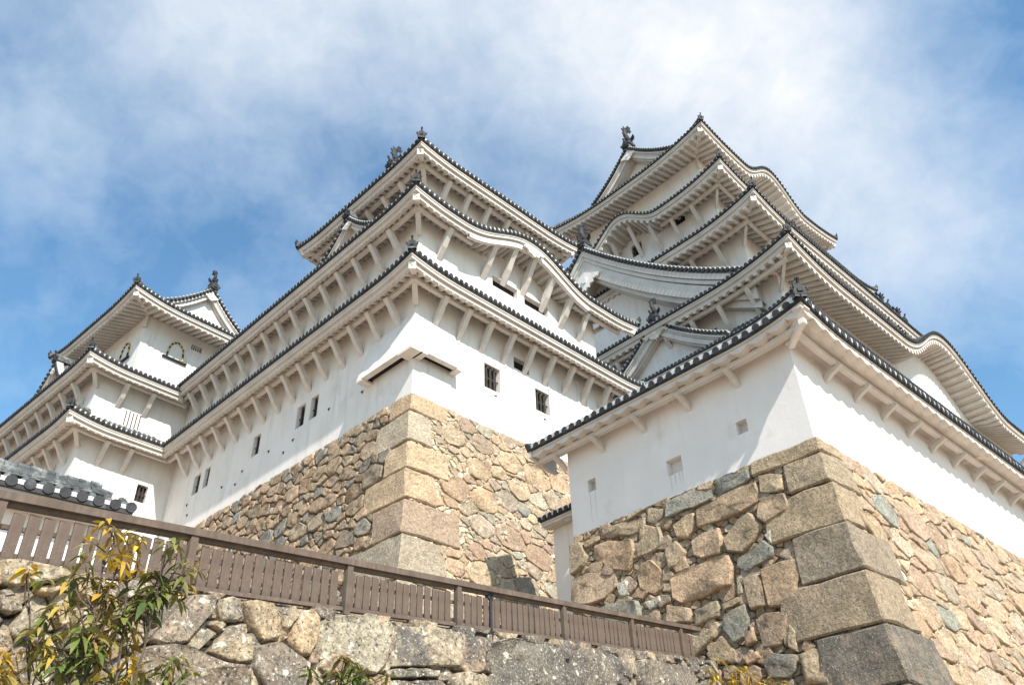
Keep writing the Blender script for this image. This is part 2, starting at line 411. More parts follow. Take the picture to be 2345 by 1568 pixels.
SIDE_ROT = {'L': pi / 2, 'R': pi, 'X': 0, 'Y': -pi / 2}
def hip(root, T, which, mt_orn, orn=True, hipbeam=True, tall=1.0):
    """hip ridge with its end ornament, and the white hip rafter below"""
    a0, b0, a1, b1 = T['o']; ia0, ib0, ia1, ib1 = T['i']; wa0, wb0, wa1, wb1 = T['w']; k = T['k']
    oc = {'LR': (a0, b0), 'LX': (a0, b1), 'RY': (a1, b0), 'XY': (a1, b1)}[which]
    ic = {'LR': (ia0, ib0), 'LX': (ia0, ib1), 'RY': (ia1, ib0), 'XY': (ia1, ib1)}[which]
    wc = {'LR': (wa0, wb0), 'LX': (wa0, wb1), 'RY': (wa1, wb0), 'XY': (wa1, wb1)}[which]
    L, rise = T['lift'], T['rise']
    F = 0.10 * k + T['f1'] + T['f2']
    def top(x): return T['z'] + L * (1 - x) + rise * (x * .75 + .25 * x * x)
    mb = MB(); O = Vector((*oc, 0)); I = Vector((*ic, 0)); dirn = (O - I).normalized(); side = Vector((-dirn.y, dirn.x, 0))
    secs = []
    for i in range(9):
        x = i / 8 * .98; p = O.lerp(I, x) + dirn * (.06 if i == 0 else 0); z = top(x) - .05
        w, h = .15 * k, .30 * k
        secs.append([p + side * w * 1.15 + Vector((0, 0, z)), p + side * w + Vector((0, 0, z + h * .6)), p + side * w * .65 + Vector((0, 0, z + h)), p + Vector((0, 0, z + h * 1.25)),
                     p - side * w * .65 + Vector((0, 0, z + h)), p - side * w + Vector((0, 0, z + h * .6)), p - side * w * 1.15 + Vector((0, 0, z))])
    mb.grid(secs); o = len(mb.v) - 63; mb.f.append(tuple(o + i for i in range(7))); mb.m.append(0)
    mb.build('hip_ridge', M['tile'], root)
    if orn:
        p = O + dirn * .02; z = top(0)
        o = dupe(ORN, root, (p.x, p.y, z + .14 * k), (0, 0, atan2(dirn.y, dirn.x)))
        o.scale = (k ** .6 * .72,) * 3
    if hipbeam:
        mb = MB(); W_ = Vector((*wc, 0)); q = O - dirn * .42 * k
        zb = T['z'] - F + L * .9
        xw = (O - W_).length
        zw = T['z'] - F + L * .4 + T['ss'] * (wa0 - a0 if 'L' in which else a1 - wa1) - .12
        q3, w3 = Vector((q.x, q.y, zb - .02 * k)), Vector((W_.x, W_.y, zw))
        mb.bar(w3, q3, .24 * k, .26 * k)
        mb.bar(q3, q3 + (q3 - w3).normalized() * .10 * k, .29 * k, .30 * k)
        mb.build('hip_rafter', M['plaster'], root)
        if T.get('strut', True):
            mb = MB(); pd = T['pd']; x = min(1, pd * 1.45 / xw); c3 = w3.lerp(q3, min(.9, pd * 1.42 / (q3 - w3).length)) - Vector((0, 0, .1))
            H = T['H']; mb.bar(Vector((wc[0], wc[1], zw - H)) + dirn * .02, c3, .2 * k ** .5, .22, up=(side.x, side.y, 0))
            mb.build('corner_strut', M['trim'], root)

def tier(root, T, sides='LR', hips=('LR',), name=''):
    out = {}
    for key in sides:
        S = Side(key, T); out[key] = S
        tile, fasc, soff = MB(), MB(), MB()
        roof_side(S, tile, fasc, soff)
        tile.build('roof_tiles', [M['tile'], M['tile_end'], M['mortar']], root)
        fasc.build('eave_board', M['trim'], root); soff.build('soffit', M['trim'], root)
        # purlin
        pd = T['pd']; dp = S.wd - pd; pt = T.get('pt', .22)
        if pd and not T.get('sides', {}).get(key, {}).get('bare'):
            mb = MB(); lo, hi = S.lim(dp, True); sm = [lo] + [s for s in S.samples() if lo + .3 < s < hi - .3] + [hi]
            for s, t in zip(sm, sm[1:]):
                if S.bump((s + t) / 2) > .12:
                    if mb.v: mb.build('eave_purlin', M['trim'], root); mb = MB()
                    continue
                z0, z1 = S.zs(s, dp, False) - T['rh'] - pt / 2, S.zs(t, dp, False) - T['rh'] - pt / 2
                mb.bar(S.P(s, dp, z0), S.P(t, dp, z1), .18 * T['k'] ** .5, pt)
            if mb.v: mb.build('eave_purlin', M['trim'], root)
            bs = T['bs']; proto = None
            lo = S.s0 + S.n0 * S.wd if S.hip0 else S.s0; hi = S.s1 - S.n1 * S.wd if S.hip1 else S.s1
            s = lo + (T.get('b0', bs * .75))
            while s < hi - .3:
                if not any(g[0] < s < g[1] for g in S.gaps):
                    z = S.zs(s, dp, False) - T['rh'] - pt
                    bz = S.bump(s)
                    if proto is None:
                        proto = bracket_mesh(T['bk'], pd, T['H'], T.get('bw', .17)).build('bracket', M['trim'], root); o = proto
                    else: o = dupe(proto, root)
                    o.location = S.P(s, S.wd, z + bz * .93); o.rotation_euler = (0, 0, SIDE_ROT[key])
                    if bz > .1: o.scale = (1.2, 1.15, 1 + bz * .25)
                s += bs
    for h in hips: hip(root, T, h, None, orn=True)
    return out

def wall(root, name, rect, faces, mt='plaster', label=None):
    """faces: {key: (s0, s1, z0, ztop_fn, holes, extra_s)}; holes (s0,s1,z0,z1)"""
    mb = MB(); a0, b0, a1, b1 = rect
    fn = {'L': lambda s, d, z: (a0 + d, s, z), 'R': lambda s, d, z: (s, b0 + d, z), 'X': lambda s, d, z: (s, b1 - d, z), 'Y': lambda s, d, z: (a1 - d, s, z)}
    for key, (s0, s1, z0, zt, holes, extra) in faces.items():
        P = fn[key]
        ss = sorted(set([s0, s1] + [h[0] for h in holes] + [h[1] for h in holes] + [e for e in extra if s0 < e < s1]))
        zsn = sorted(set([z0] + [h[2] for h in holes] + [h[3] for h in holes])); zmax = max(zsn)
        for a, b in zip(ss, ss[1:]):
            for c, d in zip(zsn, zsn[1:]):
                if any(h[0] <= (a + b) / 2 <= h[1] and h[2] <= (c + d) / 2 <= h[3] for h in holes): continue
                mb.add([P(a, 0, c), P(b, 0, c), P(b, 0, d), P(a, 0, d)], [(0, 1, 2, 3)])
            mb.add([P(a, 0, zmax), P(b, 0, zmax), P(b, 0, max(zt(b), zmax + .01)), P(a, 0, max(zt(a), zmax + .01))], [(0, 1, 2, 3)])
        for h in holes:
            q = .28; x0, x1, y0, y1 = h
            mb.add([P(x0, 0, y0), P(x1, 0, y0), P(x1, q, y0), P(x0, q, y0)], [(0, 1, 2, 3)]); mb.add([P(x0, 0, y1), P(x1, 0, y1), P(x1, q, y1), P(x0, q, y1)], [(0, 1, 2, 3)])
            mb.add([P(x0, 0, y0), P(x0, 0, y1), P(x0, q, y1), P(x0, q, y0)], [(0, 1, 2, 3)]); mb.add([P(x1, 0, y0), P(x1, 0, y1), P(x1, q, y1), P(x1, q, y0)], [(0, 1, 2, 3)])
    o = mb.build(name, M[mt], root)
    if label: o['label'] = label
    return fn

def window(root, P, h, nb=4, mid=True, mt='wood', depth=.26, frame=False, bw=.055):
    x0, x1, y0, y1 = h; mb = MB()
    mb.add([P(x0, depth, y0), P(x1, depth, y0), P(x1, depth, y1), P(x0, depth, y1)], [(0, 1, 2, 3)])
    w = mb.build('window', M['dark'], root)
    mb = MB()
    for i in range(nb):
        s = x0 + (x1 - x0) * (i + 1) / (nb + 1)
        mb.bar(P(s, .13, y0), P(s, .13, y1), bw, bw, up=(1, .3, 0))
    if mid: mb.bar(P(x0, .16, (y0 + y1) / 2), P(x1, .16, (y0 + y1) / 2), bw * .8, bw * .8)
    if nb: mb.build('window_bars', M[mt], w)
    return w

# ornaments ------------------------------------------------------------------
def make_ridge_ornament():
    """end tile: shield with side curls and an upturned bird perch rod; x = outwards"""
    mb = MB()
    pts = [(-.24, -.16), (-.27, .0), (-.19, .12), (-.20, .22), (-.09, .30), (0, .36), (.09, .30), (.20, .22), (.19, .12), (.27, 0), (.24, -.16)]
    mb.prism(pts, lambda y, z, x: (x, y, z), -.06, .07)
    mb.prism([(-.1, -.05), (-.1, .1), (0, .17), (.1, .1), (.1, -.05)], lambda y, z, x: (x, y, z), .07, .12)
    mb.tube([(-.15, 0, .26), (.02, 0, .36), (.14, 0, .56)], [.055, .055, .065], 8)
    for s in (-1, 1):
        mb.tube([(.02, .2 * s, .0), (.05, .30 * s, .04), (.05, .31 * s, .14), (.03, .24 * s, .17)], [.05, .05, .04, .025], 6)
    return mb
ORN = make_ridge_ornament().build('ridge_end_tile', M['tile_end'])      # first one, placed below

def shachi(root, loc, yaw, sc):
    sc *= .72
    """roof fish: head biting the ridge, tail curled up"""
    mb = MB()
    path = [(.30, .02), (.22, .12), (.08, .22), (-.08, .34), (-.20, .52), (-.22, .74), (-.12, .92), (.02, 1.02)]
    rad = [.10, .17, .19, .18, .15, .115, .08, .05]
    n = 10; rows = []
    for i, ((x, z), r) in enumerate(zip(path, rad)):
        a = path[max(i - 1, 0)]; b = path[min(i + 1, len(path) - 1)]; dx, dz = b[0] - a[0], b[1] - a[1]; l = sqrt(dx * dx + dz * dz); nx, nz = -dz / l, dx / l
        rows.append([(x + nx * cos(2 * pi * k / n) * r, sin(2 * pi * k / n) * r * .7, z + nz * cos(2 * pi * k / n) * r) for k in range(n + 1)])
    mb.grid(rows); o = 0; mb.f.append(tuple(range(n))); mb.m.append(0)
    # tail fan
    for dy in (-.16, 0, .16):
        mb.prism([(-.02, .98), (.02, 1.30), (.12, 1.24), (.20, 1.30), (.22, 1.12), (.34, 1.12), (.26, .98), (.10, .94)], lambda x, z, y, dy=dy: (x, y + (z - .95) * dy * 1.6, z), -.025, .025)
    # dorsal spikes along the back, side fins
    for i in range(1, 7):
        (x, z), r = path[i], rad[i]; a = path[i - 1]; b = path[i + 1]; dx, dz = b[0] - a[0], b[1] - a[1]; l = sqrt(dx * dx + dz * dz); nx, nz = dz / l, -dx / l
        for sgn in (1, -1):
            X, Z = x - sgn * nx * r * .8, z - sgn * nz * r * .8
            mb.prism([(X - dx * .3, Z - dz * .3), (X - sgn * nx * .15, Z - sgn * nz * .15 + .05), (X + dx * .3, Z + dz * .3)], lambda p, q, y: (p, y, q), -.02, .02)
    for s in (-1, 1):
        mb.add([(.15, .1 * s, .16), (.02, .11 * s, .3), (-.02, .36 * s, .44), (.10, .34 * s, .30), (.12, .3 * s, .2)], [(0, 1, 2, 3, 4)])
        mb.add([(.15, .12 * s, .18), (.02, .13 * s, .32), (-.02, .36 * s, .44), (.10, .34 * s, .30), (.12, .3 * s, .2)], [(0, 1, 2, 3, 4)])
    mb.box(-.22, -.16, -.14, .34, .16, .03)
    o = mb.build('roof_fish', M['tile_end'], root); o.location = loc; o.rotation_euler = (0, 0, yaw); o.scale = (sc, sc, sc)
    return o

def gable(root, key, c, p, length, zb, zp, hw, bw, k=1.0, rec=.8, orn='fish', osc=1.0, curve=.38, pend=.9, pz=.8, panel_win=False, sp=.3, ridge_h=.45, barge=None, steps=True):
    """gable with concave sides. key: which way it faces. c: centre, p: plane of the face"""
    if key == 'L': G = lambda u, dep, z: (p + dep, c + u, z); out = (-1, 0); yaw = pi
    else: G = lambda u, dep, z: (c + u, p + dep, z); out = (0, -1); yaw = -pi / 2
    def g(x): x = min(abs(x), 1.0); return (1 - x) * (1 - curve) + curve * (1 - x) ** 2
    def z_(u): return zb + (zp - zb) * g(u / hw)
    n = 12; us = [-hw + hw * i / n for i in range(n)] + [hw * i / n for i in range(n + 1)]
    th = .22 * k
    tile = MB(); tile.mi = 0
    tile.grid([[G(u, d, z_(u) + th) for u in us] for d in (0, length)])
    tile.grid([[G(u, d, z_(u)) for u in us] for d in (0, length)])
    tile.grid([[G(u, -.01, z_(u) + th) for u in us], [G(u, -.01, z_(u)) for u in us]])
    r = .10 * k
    # cover tiles running down the slope close to the edge, ends over the barge
    for d in [.35 * k + i * sp for i in range(min(14, int(length / sp)))]:
        for sgn in (1, -1):
            pts = [G(sgn * hw * i / 8, d, z_(hw * i / 8) + th + .02) for i in range(9)]
            tile.tube(pts, r * .9, 6)
    u = .18 * k
    while u < hw - .02:
        for sgn in (1, -1):
            zz = z_(u) + th * .55 + r * .3
            tile.mi = 1
            a, b = G(sgn * u, -.14 * k, zz), G(sgn * u, -.05 * k, zz); tile.tube([a, b], r * 1.05, 8)
            tile.mi = 2; zz2 = z_(u) + th + r * .4
            a, b = G(sgn * u, -.06 * k, zz2), G(sgn * u, .35 * k, zz2 + .02); tile.tube([a, b], r * .95, 6)
        sl = (z_(u - .02) - z_(u + .02)) / .04 if u > .02 else 1
        u += sp / sqrt(1 + sl * sl)
    tile.build('gable_roof_tiles', [M['tile'], M['tile_end'], M['mortar']], root)
    # barge boards, in steps
    mb = MB()
    st = [(0, .0, .24), (.07, .24, .42), (.12, .42, 1.0)] if steps else [(0, 0, 1.0)]
    for dep, x0, x1 in st:
        for sgn in (-1, 1):
            uu = [hw * i / n for i in range(n + 1)]
            tp = [(sgn * u, z_(u) - .01 - bw * x0) for u in uu]; bt = [(sgn * u, z_(u) - bw * x1 * (1 - .12 * u / hw)) for u in uu]
            mb.grid([[G(u, dep * k, z) for u, z in tp], [G(u, dep * k, z) for u, z in bt], [G(u, (dep + .22) * k, z) for u, z in bt], [G(u, (dep + .22) * k, z) for u, z in tp]])
    mb.build('barge_board', M['trim'], root)
    mb = MB()      # inner moulding and underside
    mb.grid([[G(u, .3 * k, z_(u) - bw * .9) for u in us], [G(u, rec, z_(u) - bw * .9) for u in us]])
    mb.grid([[G(u, .3 * k, z_(u) - bw * .9) for u in us], [G(u, .3 * k, z_(u) - bw * 1.12) for u in us], [G(u, rec, z_(u) - bw * 1.12) for u in us]])
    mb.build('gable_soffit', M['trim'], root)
    mb = MB()
    mb.grid([[G(u, rec - .02, z_(u) - .05) for u in us], [G(u, rec - .02, zb - bw - .6 * k) for u in us]])
    mb.build('gable_wall', M['plaster'], root)
    if pend:
        mb = MB(); s = bw * pend; zc = zp - bw * pz
        pts = [(0, -1.0), (.12, -.82), (.30, -.86), (.36, -.66), (.62, -.62), (.66, -.42), (1.0, -.40), (1.15, -.18), (.8, -.05), (.5, .12), (0, .42)]
        pts = pts + [(-x, z) for x, z in reversed(pts[1:-1])]
        mb.prism([(x * s, z * s) for x, z in pts], lambda x, z, d: G(x, d, zc + z), -.05 * k, .06 * k)
        q = [(.22 * cos(2 * pi * i / 6) * s, -.25 * s + .22 * sin(2 * pi * i / 6) * s) for i in range(6)]
        mb.prism(q, lambda x, z, d: G(x, d, zc + z), -.1 * k, .0)
        mb.build('gable_pendant', M['plaster'], root)
    mb = MB(); w = .2 * k; h = ridge_h * k
    for (x0, z0, x1, z1) in ((w * 1.2, 0, w * 1.2, h * .3), (w * .9, h * .3, w * .9, h * .75)):
        mb.add([G(-x0, -.1 * k, zp + th + z0), G(x0, -.1 * k, zp + th + z0), G(x1, -.1 * k, zp + th + z1), G(-x1, -.1 * k, zp + th + z1),
                G(-x0, length, zp + th + z0), G(x0, length, zp + th + z0), G(x1, length, zp + th + z1), G(-x1, length, zp + th + z1)],
               [(0, 1, 2, 3), (4, 7, 6, 5), (0, 4, 5, 1), (1, 5, 6, 2), (2, 6, 7, 3), (3, 7, 4, 0)])
    mb.tube([G(0, -.16 * k, zp + th + h * .85), G(0, length, zp + th + h * .85)], w * .62, 8)
    mb.build('main_ridge', M['tile'], root)
    x, y, z = G(0, -.12 * k, zp + th)
    o = dupe(ORN, root, (x, y, z + .08 * k), (0, 0, yaw)); o.scale = (k * 1.1,) * 3
    if orn == 'fish':
        x, y, z = G(0, .35 * k, zp + th + h); shachi(root, (x, y, z + .1 * osc), yaw + pi if key == 'L' else yaw + pi, osc)

# ================================================================== MAIN KEEP (rear right)
KO = (17.988, 42.337, 15.9)
keep = empty('main_keep', KO, 44)
tag(keep, 'tallest white keep at the rear right with five stacked flaring roofs', 'castle keep')
def kt(**q):
    d = dict(k=1.45, f1=.30, f2=.28, r=.125, sp=.37, rs=.62, rw=.32, rh=.28, ss=.36, lift=.9, LR=7.0, pd=1.25, H=1.8, bs=2.3, bk='strut', rise=2.0, pt=.3, bw=.3, limeh=.5)
    d.update(q); return d
# first roof, seen just over the corner turret
T1 = kt(o=(-1.75, -1.75, 36, 31), w=(-.1, -.1, 34.5, 29.5), i=(0, 0, 34.6, 29.6), z=14.55, rise=1.6, lift=.9, LR=5.0, pd=0, k=1.2, f1=.25, f2=.25, r=.12, sp=.33,
        sides={'L': dict(hip1=False, m1=0), 'R': dict(hip1=False, m1=0)})
tier(keep, T1)
T2 = kt(o=(-2.1, -2.4, 44, 31.7), w=(0, 0, 41.6, 29.6), i=(3.2, 3.2, 38.4, 26.2), z=18.5, rise=3.2, lift=1.1, LR=7,
        sides={'L': dict(hip1=False, m1=0), 'R': dict(bump=(24.2, 10.5, 4.6), bare=True)})
S2 = tier(keep, T2, 'LR', ('LR', 'RY'))
T3 = kt(o=(.35, .05, 34.3, 29.3), w=(3.2, 3.2, 31.2, 26.2), i=(5.6, 5.6, 29, 24), z=26.3, rise=3.0, lift=1.0, LR=6,
        sides={'L': dict(hip1=True)})
S3 = tier(keep, T3, 'LR', ('LR',))
T4 = kt(o=(3.4, 3.4, 31.2, 26.2), w=(6.1, 6.1, 28.5, 23.5), i=(7.6, 7.6, 27, 22), z=34.5, rise=2.2, lift=1.0, LR=6, bs=2.2,
        sides={'L': dict(bump=(14.8, 4.4, 2.3))})
S4 = tier(keep, T4, 'LRXY', ('LR', 'LX', 'RY'))
T5 = kt(o=(4.9, 4.95, 29.6, 24.7), w=(7.7, 7.7, 26.9, 21.9), i=(7.6, 9.6, 27, 20), z=41.7, rise=2.9, lift=1.1, LR=8, pd=0, ss=.34,
        sides={'R': dict(bump=(17.2, 5.6, 2.9))})
S5 = tier(keep, T5, 'LRXY', ('LR', 'LX', 'RY', 'XY'))
def walls4(root, S, rect, z0, holesL=(), holesR=(), top=None, mt='plaster'):
    a0, b0, a1, b1 = rect; f = {}
    for key in 'LRXY':
        s0, s1 = (b0, b1) if key in 'LY' else (a0, a1)
        if key in S:
            SS = S[key]; zt = (lambda s, SS=SS: SS.zs(s, SS.wd) + .03); ex = SS.samples()
        else: zt = (lambda s: top); ex = []
        f[key] = (s0, s1, z0, zt, list(holesL) if key == 'L' else (list(holesR) if key == 'R' else []), ex)
    return wall(root, 'wall', rect, f, mt)
walls4(keep, {}, (0, 0, 34.6, 29.6), -12, top=15.2)
hl = [(5.2, 6.2, 15.9, 17.0), (8.4, 9.4, 15.9, 17.0)]
W = walls4(keep, S2, (.01, .01, 41.6, 29.59), 14.8, holesL=hl, top=17.9)
for h in hl: window(keep, W['L'], h, 3)
hr = [(8.6, 9.9, 24.0, 25.1)]
W = walls4(keep, S3, (3.2, 3.2, 31.2, 26.2), 20.5, top=26.2)
hl = [(9.3, 10.5, 34.0, 35.1), (14.3, 15.5, 33.6, 35.0), (17.6, 18.8, 33.6, 35.0)]; hr = [(9.2, 10.4, 33.9, 35.0)]
W = walls4(keep, S4, (6.1, 6.1, 28.5, 23.5), 28.5, holesL=hl, holesR=hr)
for h in hl: window(keep, W['L'], h, 3, bw=.09)
for h in hr: window(keep, W['R'], h, 3, bw=.09)
W = walls4(keep, S5, (7.7, 7.7, 26.9, 21.9), 35.5)
gable(keep, 'L', 14.8, 7.0, 20, 44.2, 48.6, 5.4, .95, k=1.5, rec=1.4, osc=2.9, sp=.36)
gable(keep, 'L', 15.6, -1.15, 8, 18.9, 30.4, 14.4, 2.5, k=1.6, rec=2.0, osc=2.4, sp=.42, curve=.34, ridge_h=.4, pend=.55, pz=1.22)
gable(keep, 'L', 9.2, -1.7, 5, 14.7, 18.75, 5.6, .85, k=1.15, rec=.9, osc=1.75, sp=.33, curve=.30)
# pair of gables and their roof fish on the sunny side
for cx, p, zb, zp in ((9.1, 2.4, 28.4, 30.7), (12.3, 2.4, 28.4, 30.9), (22.4, .5, 24.8, 26.9), (25.7, .5, 24.8, 26.9)):
    gable(keep, 'R', cx, p, 5, zb, zp, 1.58, .4, k=1.1, rec=.5, osc=1.5, sp=.34, pend=0)

# ================================================================== WEST KEEP with its long wing (middle)
BO = (-3.813, 25.719, 15.91)
wk = empty('small_keep', BO, 46)
tag(wk, 'three-roofed white keep in the middle, its long wing running left', 'castle keep')
def bt(**q):
    d = dict(k=1.0, e=.115, f1=.23, f2=.19, r=.092, sp=.275, limew=.6, limeh=.8, rs=.375, rw=.20, rh=.19, ss=.46, lift=.30, LR=2.6, pd=.66, H=1.12, bs=1.30, bk='strut', bw=.22, rise=.95, pt=.2)
    d.update(q); return d
U1 = bt(o=(-1.4, -1.4, 14.2, 19.7), w=(0, 0, 12.6, 18.3), i=(0, 0, 12.6, 18.3), z=5.12, rise=.9, b0=.95,
        sides={'L': dict(hip1=False, m1=-1.0), 'R': dict(hip1=True)})
V1 = tier(wk, U1, 'LR', ('LR', 'RY'))
U2 = bt(o=(-1.3, -1.3, 13.9, 20.0), w=(0, 0, 11.6, 18.7), i=(.8, .8, 10.8, 18), z=9.0, rise=1.3, bk='strut', H=1.2, b0=1.1, pd=.7, ss=.48,
        sides={'L': dict(hip1=False, m1=-1.0), 'R': dict(bump=(5.9, 4.3, 1.35), nobracket=[(1.9, 2.9)])})
V2 = tier(wk, U2, 'LR', ('LR', 'RY'))
U3 = bt(o=(-.6, -.6, 10.3, 9.7), w=(.8, .8, 8.9, 8.3), i=(1.6, 2.4, 8.1, 6.7), z=12.92, rise=1.5, bk='strut', H=1.05, b0=.9, lift=.26)
V3 = tier(wk, U3, 'LRXY', ('LR', 'LX', 'RY', 'XY'))
wl_ = [(6.65, 7.25, 1.85, 2.98), (7.68, 8.35, 1.85, 2.98), (11.5, 12.15, 1.92, 3.0), (16.4, 16.95, 2.0, 3.1), (17.4, 18.1, 2.0, 3.1)]
wr_ = [(3.75, 4.68, 1.83, 3.03), (6.85, 7.78, 1.93, 3.05), (5.55, 6.5, 3.55, 4.15)]
TOP = lambda SS: (lambda s: SS.zs(s, SS.wd) + .03)
W = wall(wk, 'wall', (0, 0, 12.6, 22), {
    'L': (0, 22, -.35, TOP(V1['L']), wl_, []), 'R': (0, 12.6, -.35, TOP(V1['R']), wr_, []),
    'Y': (0, 22, -.35, lambda s: 5, [], []), 'X': (0, 12.6, -.35, lambda s: 5, [], [])})
for i, h in enumerate(wl_): window(wk, W['L'], h, 2, bw=.06)
for i, h in enumerate(wr_[:2]): window(wk, W['R'], h, 3, bw=.06)
window(wk, W['R'], wr_[2], 0, False)
wr2 = [(4.35, 6.0, 7.55, 8.15), (6.45, 8.1, 7.55, 8.15)]
W = wall(wk, 'wall', (.01, .01, 11.6, 22), {
    'L': (.01, 22, 5.2, TOP(V2['L']), [], []), 'R': (.01, 11.6, 5.2, TOP(V2['R']), wr2, V2['R'].samples()),
    'Y': (0, 22, 5.2, lambda s: 8.8, [], []), 'X': (0, 11.6, 5.2, lambda s: 8.8, [], [])})
for h in wr2: window(wk, W['R'], h, 0, False)
walls4(wk, V3, (.8, .8, 8.9, 8.3), 9.5)
# thin pilasters where the plastered posts stand proud of the wall
mb = MB(); mb.box(9.75, -.05, -.3, 9.95, .05, 4.6); mb.build('wall_post', M['plaster'], wk)
for i in range(5):
    s = 2.3 + 1.36 * 2 * i; mb = MB(); mb.box(s - .05, -.035, 3.3, s + .05, .05, 4.6); mb.build('wall_post', M['plaster'], wk)
gable(wk, 'L', 4.55, 1.4, 7, 14.4, 16.6, 2.6, .4, k=.9, rec=.5, osc=1.35, sp=.28)
gable(wk, 'L', 4.7, -.75, 3.2, 9.55, 11.6, 2.5, .38, k=.85, rec=.45, orn='none', sp=.27, curve=.42)
# carved boss under the wavy gable
mb = MB(); zc = 9.75
pts = [(0, -.42), (.16, -.28), (.32, -.30), (.4, -.12), (.7, -.08), (.55, .06), (0, .12)]
pts += [(-x, z) for x, z in reversed(pts[1:-1])]
mb.prism([(x, z) for x, z in pts], lambda x, z, d: (5.9 + x, -1.3 + d, zc + z), .0, .12)
mb.build('gable_pendant', M['plaster'], wk)
mb = MB(); SR = V2['R']
ss = [1.9 + .2 * i for i in range(41)]
mb.grid([[SR.P(s, .16, SR.zs(s, 0) + .02) for s in ss], [SR.P(s, .16, SR.zs(s, 0) - .22) for s in ss], [SR.P(s, .34, SR.zs(s, 0) - .22) for s in ss], [SR.P(s, .34, SR.zs(s, 0) + .05) for s in ss]])
mb.build('wavy_gable_board', M['plaster'], wk)
# stone-dropping bay wrapped around the corner
mb = MB(); o_ = .55; zt, zb = 3.75, 1.62
LL, RR = 2.95, 2.05
outer = [(0, LL, zt), (-o_, LL, zb), (-o_, -o_, zb), (0, 0, zt), (RR, -o_, zb), (RR, 0, zt)]
mb.add([(0.01, LL, zt), (-o_, LL, zb), (-o_, -o_, zb), (-.06, -.06, zt), (RR, -o_, zb), (RR, .01, zt), (0.01, LL, zb), (RR, .01, zb)],
       [(0, 1, 2, 3), (3, 2, 4, 5), (0, 6, 1), (5, 4, 7)])
mb.add([(-o_, LL, zb), (-o_, -o_, zb), (-o_ + .26, -o_ + .26, zb), (-o_ + .26, LL, zb)], [(0, 1, 2, 3)])
mb.add([(RR, -o_, zb), (-o_, -o_, zb), (-o_ + .26, -o_ + .26, zb), (RR, -o_ + .26, zb)], [(0, 1, 2, 3)])
for a, b, c, d in ((-o_, LL - .35, .03, LL), (-o_, -o_ + .0, 0.03, .28), (RR - .28, -o_, RR, .03), (-.05, -o_ + .0, .28, .03)):
    mb.box(a + .004, b + .004, zb - .08, c - .004, d - .004, zb + .02)
mb.build('stone_drop_bay', M['plaster'], wk)
mb = MB(); mb.add([(-o_ + .2, LL - .3, zb + .12), (0.02, LL - .3, zb + .12), (.02, .1, zb + .12), (-o_ + .2, .1, zb + .12)], [(0, 1, 2, 3)])
mb.add([(.1, -o_ + .2, zb + .12), (RR - .2, -o_ + .2, zb + .12), (RR - .2, .02, zb + .12), (.1, .02, zb + .12)], [(0, 1, 2, 3)])
mb.build('bay_slot', M['dark'], wk)
# small gun holes and iron hooks
rnd = random.Random(5)
mb = MB()
for s, z in ((3.2, 1.5), (5.6, 1.75), (8.3, 1.35), (9.0, 1.0), (10.4, 1.6), (12.7, 1.45), (13.2, .95), (14.6, 1.3), (18.3, 1.6), (18.0, .95)):
    mb = MB(); mb.box(-.045, s, z, .01, s + .13, z + .035); mb.box(-.03, s + .05, z - .08, .01, s + .08, z - .002); mb.build('iron_hook', M['metal'], wk)
for s, z in ((4.3, 1.6), (7.3, 1.62), (8.7, 1.2)): mb = MB(); mb.box(s, -.04, z, s + .14, .01, z + .03); mb.build('iron_hook', M['metal'], wk)

# ================================================================== NORTH-WEST TOWER (left)
DO = (-22.4, 36.45, 15.91)
nt_ = empty('corner_tower', DO, 49.8)
tag(nt_, 'far left white tower with bell-shaped windows under its top roof', 'castle tower')
E1 = bt(o=(-1.4, -1.4, 3.75, 11), w=(0, 0, 5.2, 12), i=(0, 0, 5.2, 12), z=5.12, b0=1.1, sides={'R': dict(hip1=False, m1=-1.0), 'L': dict(hip1=False, m1=0)})
X1 = tier(nt_, E1, 'LR')
E2 = bt(o=(-1.3, -1.3, 4.1, 16), w=(0, 0, 5.2, 17), i=(2.5, 2.5, 5.2, 17), z=8.75, bk='strut', b0=1.3, rise=1.5, bs=1.5, sides={'R': dict(hip1=False, m1=-1.0), 'L': dict(hip1=False, m1=0)})
X2 = tier(nt_, E2, 'LR')
E3 = bt(o=(.6, .6, 12.2, 12.3), w=(2.5, 2.5, 10.3, 10.4), i=(3.0, 2.9, 9.8, 10), z=15.25, pd=0, rise=1.7, lift=.45, LR=3.5, ss=.3, rs=.42, rw=.22)
X3 = tier(nt_, E3, 'LRXY', ('LR', 'LX', 'RY'))
w1 = [(3.45, 4.06, 2.25, 3.22)]
W = wall(nt_, 'wall', (0, 0, 5.6, 17), {'R': (0, 5.6, -3, TOP(X1['R']), w1, []), 'L': (0, 17, -3, TOP(X1['L']), [], []), 'X': (0, 5.6, -3, lambda s: 5, [], [])})
window(nt_, W['R'], w1[0], 2)
W = wall(nt_, 'wall', (.01, .01, 5.6, 18), {'R': (.01, 5.6, 5.2, TOP(X2['R']), [], []), 'L': (.01, 18, 5.2, TOP(X2['L']), [], []), 'X': (0, 5.6, 5, lambda s: 8, [], [])})
mb = MB()
for i in range(5):
    s = 1.85 + i * .2; mb.box(s, -.03, 6.15, s + .05, 0.0, 7.05)
mb.build('slit_window', M['wood'], nt_)
w3 = [(5.65, 6.4, 14.2, 14.6)]
W = walls4(nt_, X3, (2.5, 2.5, 10.3, 10.4), 9.5, holesR=w3)
window(nt_, W['R'], w3[0], 4, False, mt='plaster')
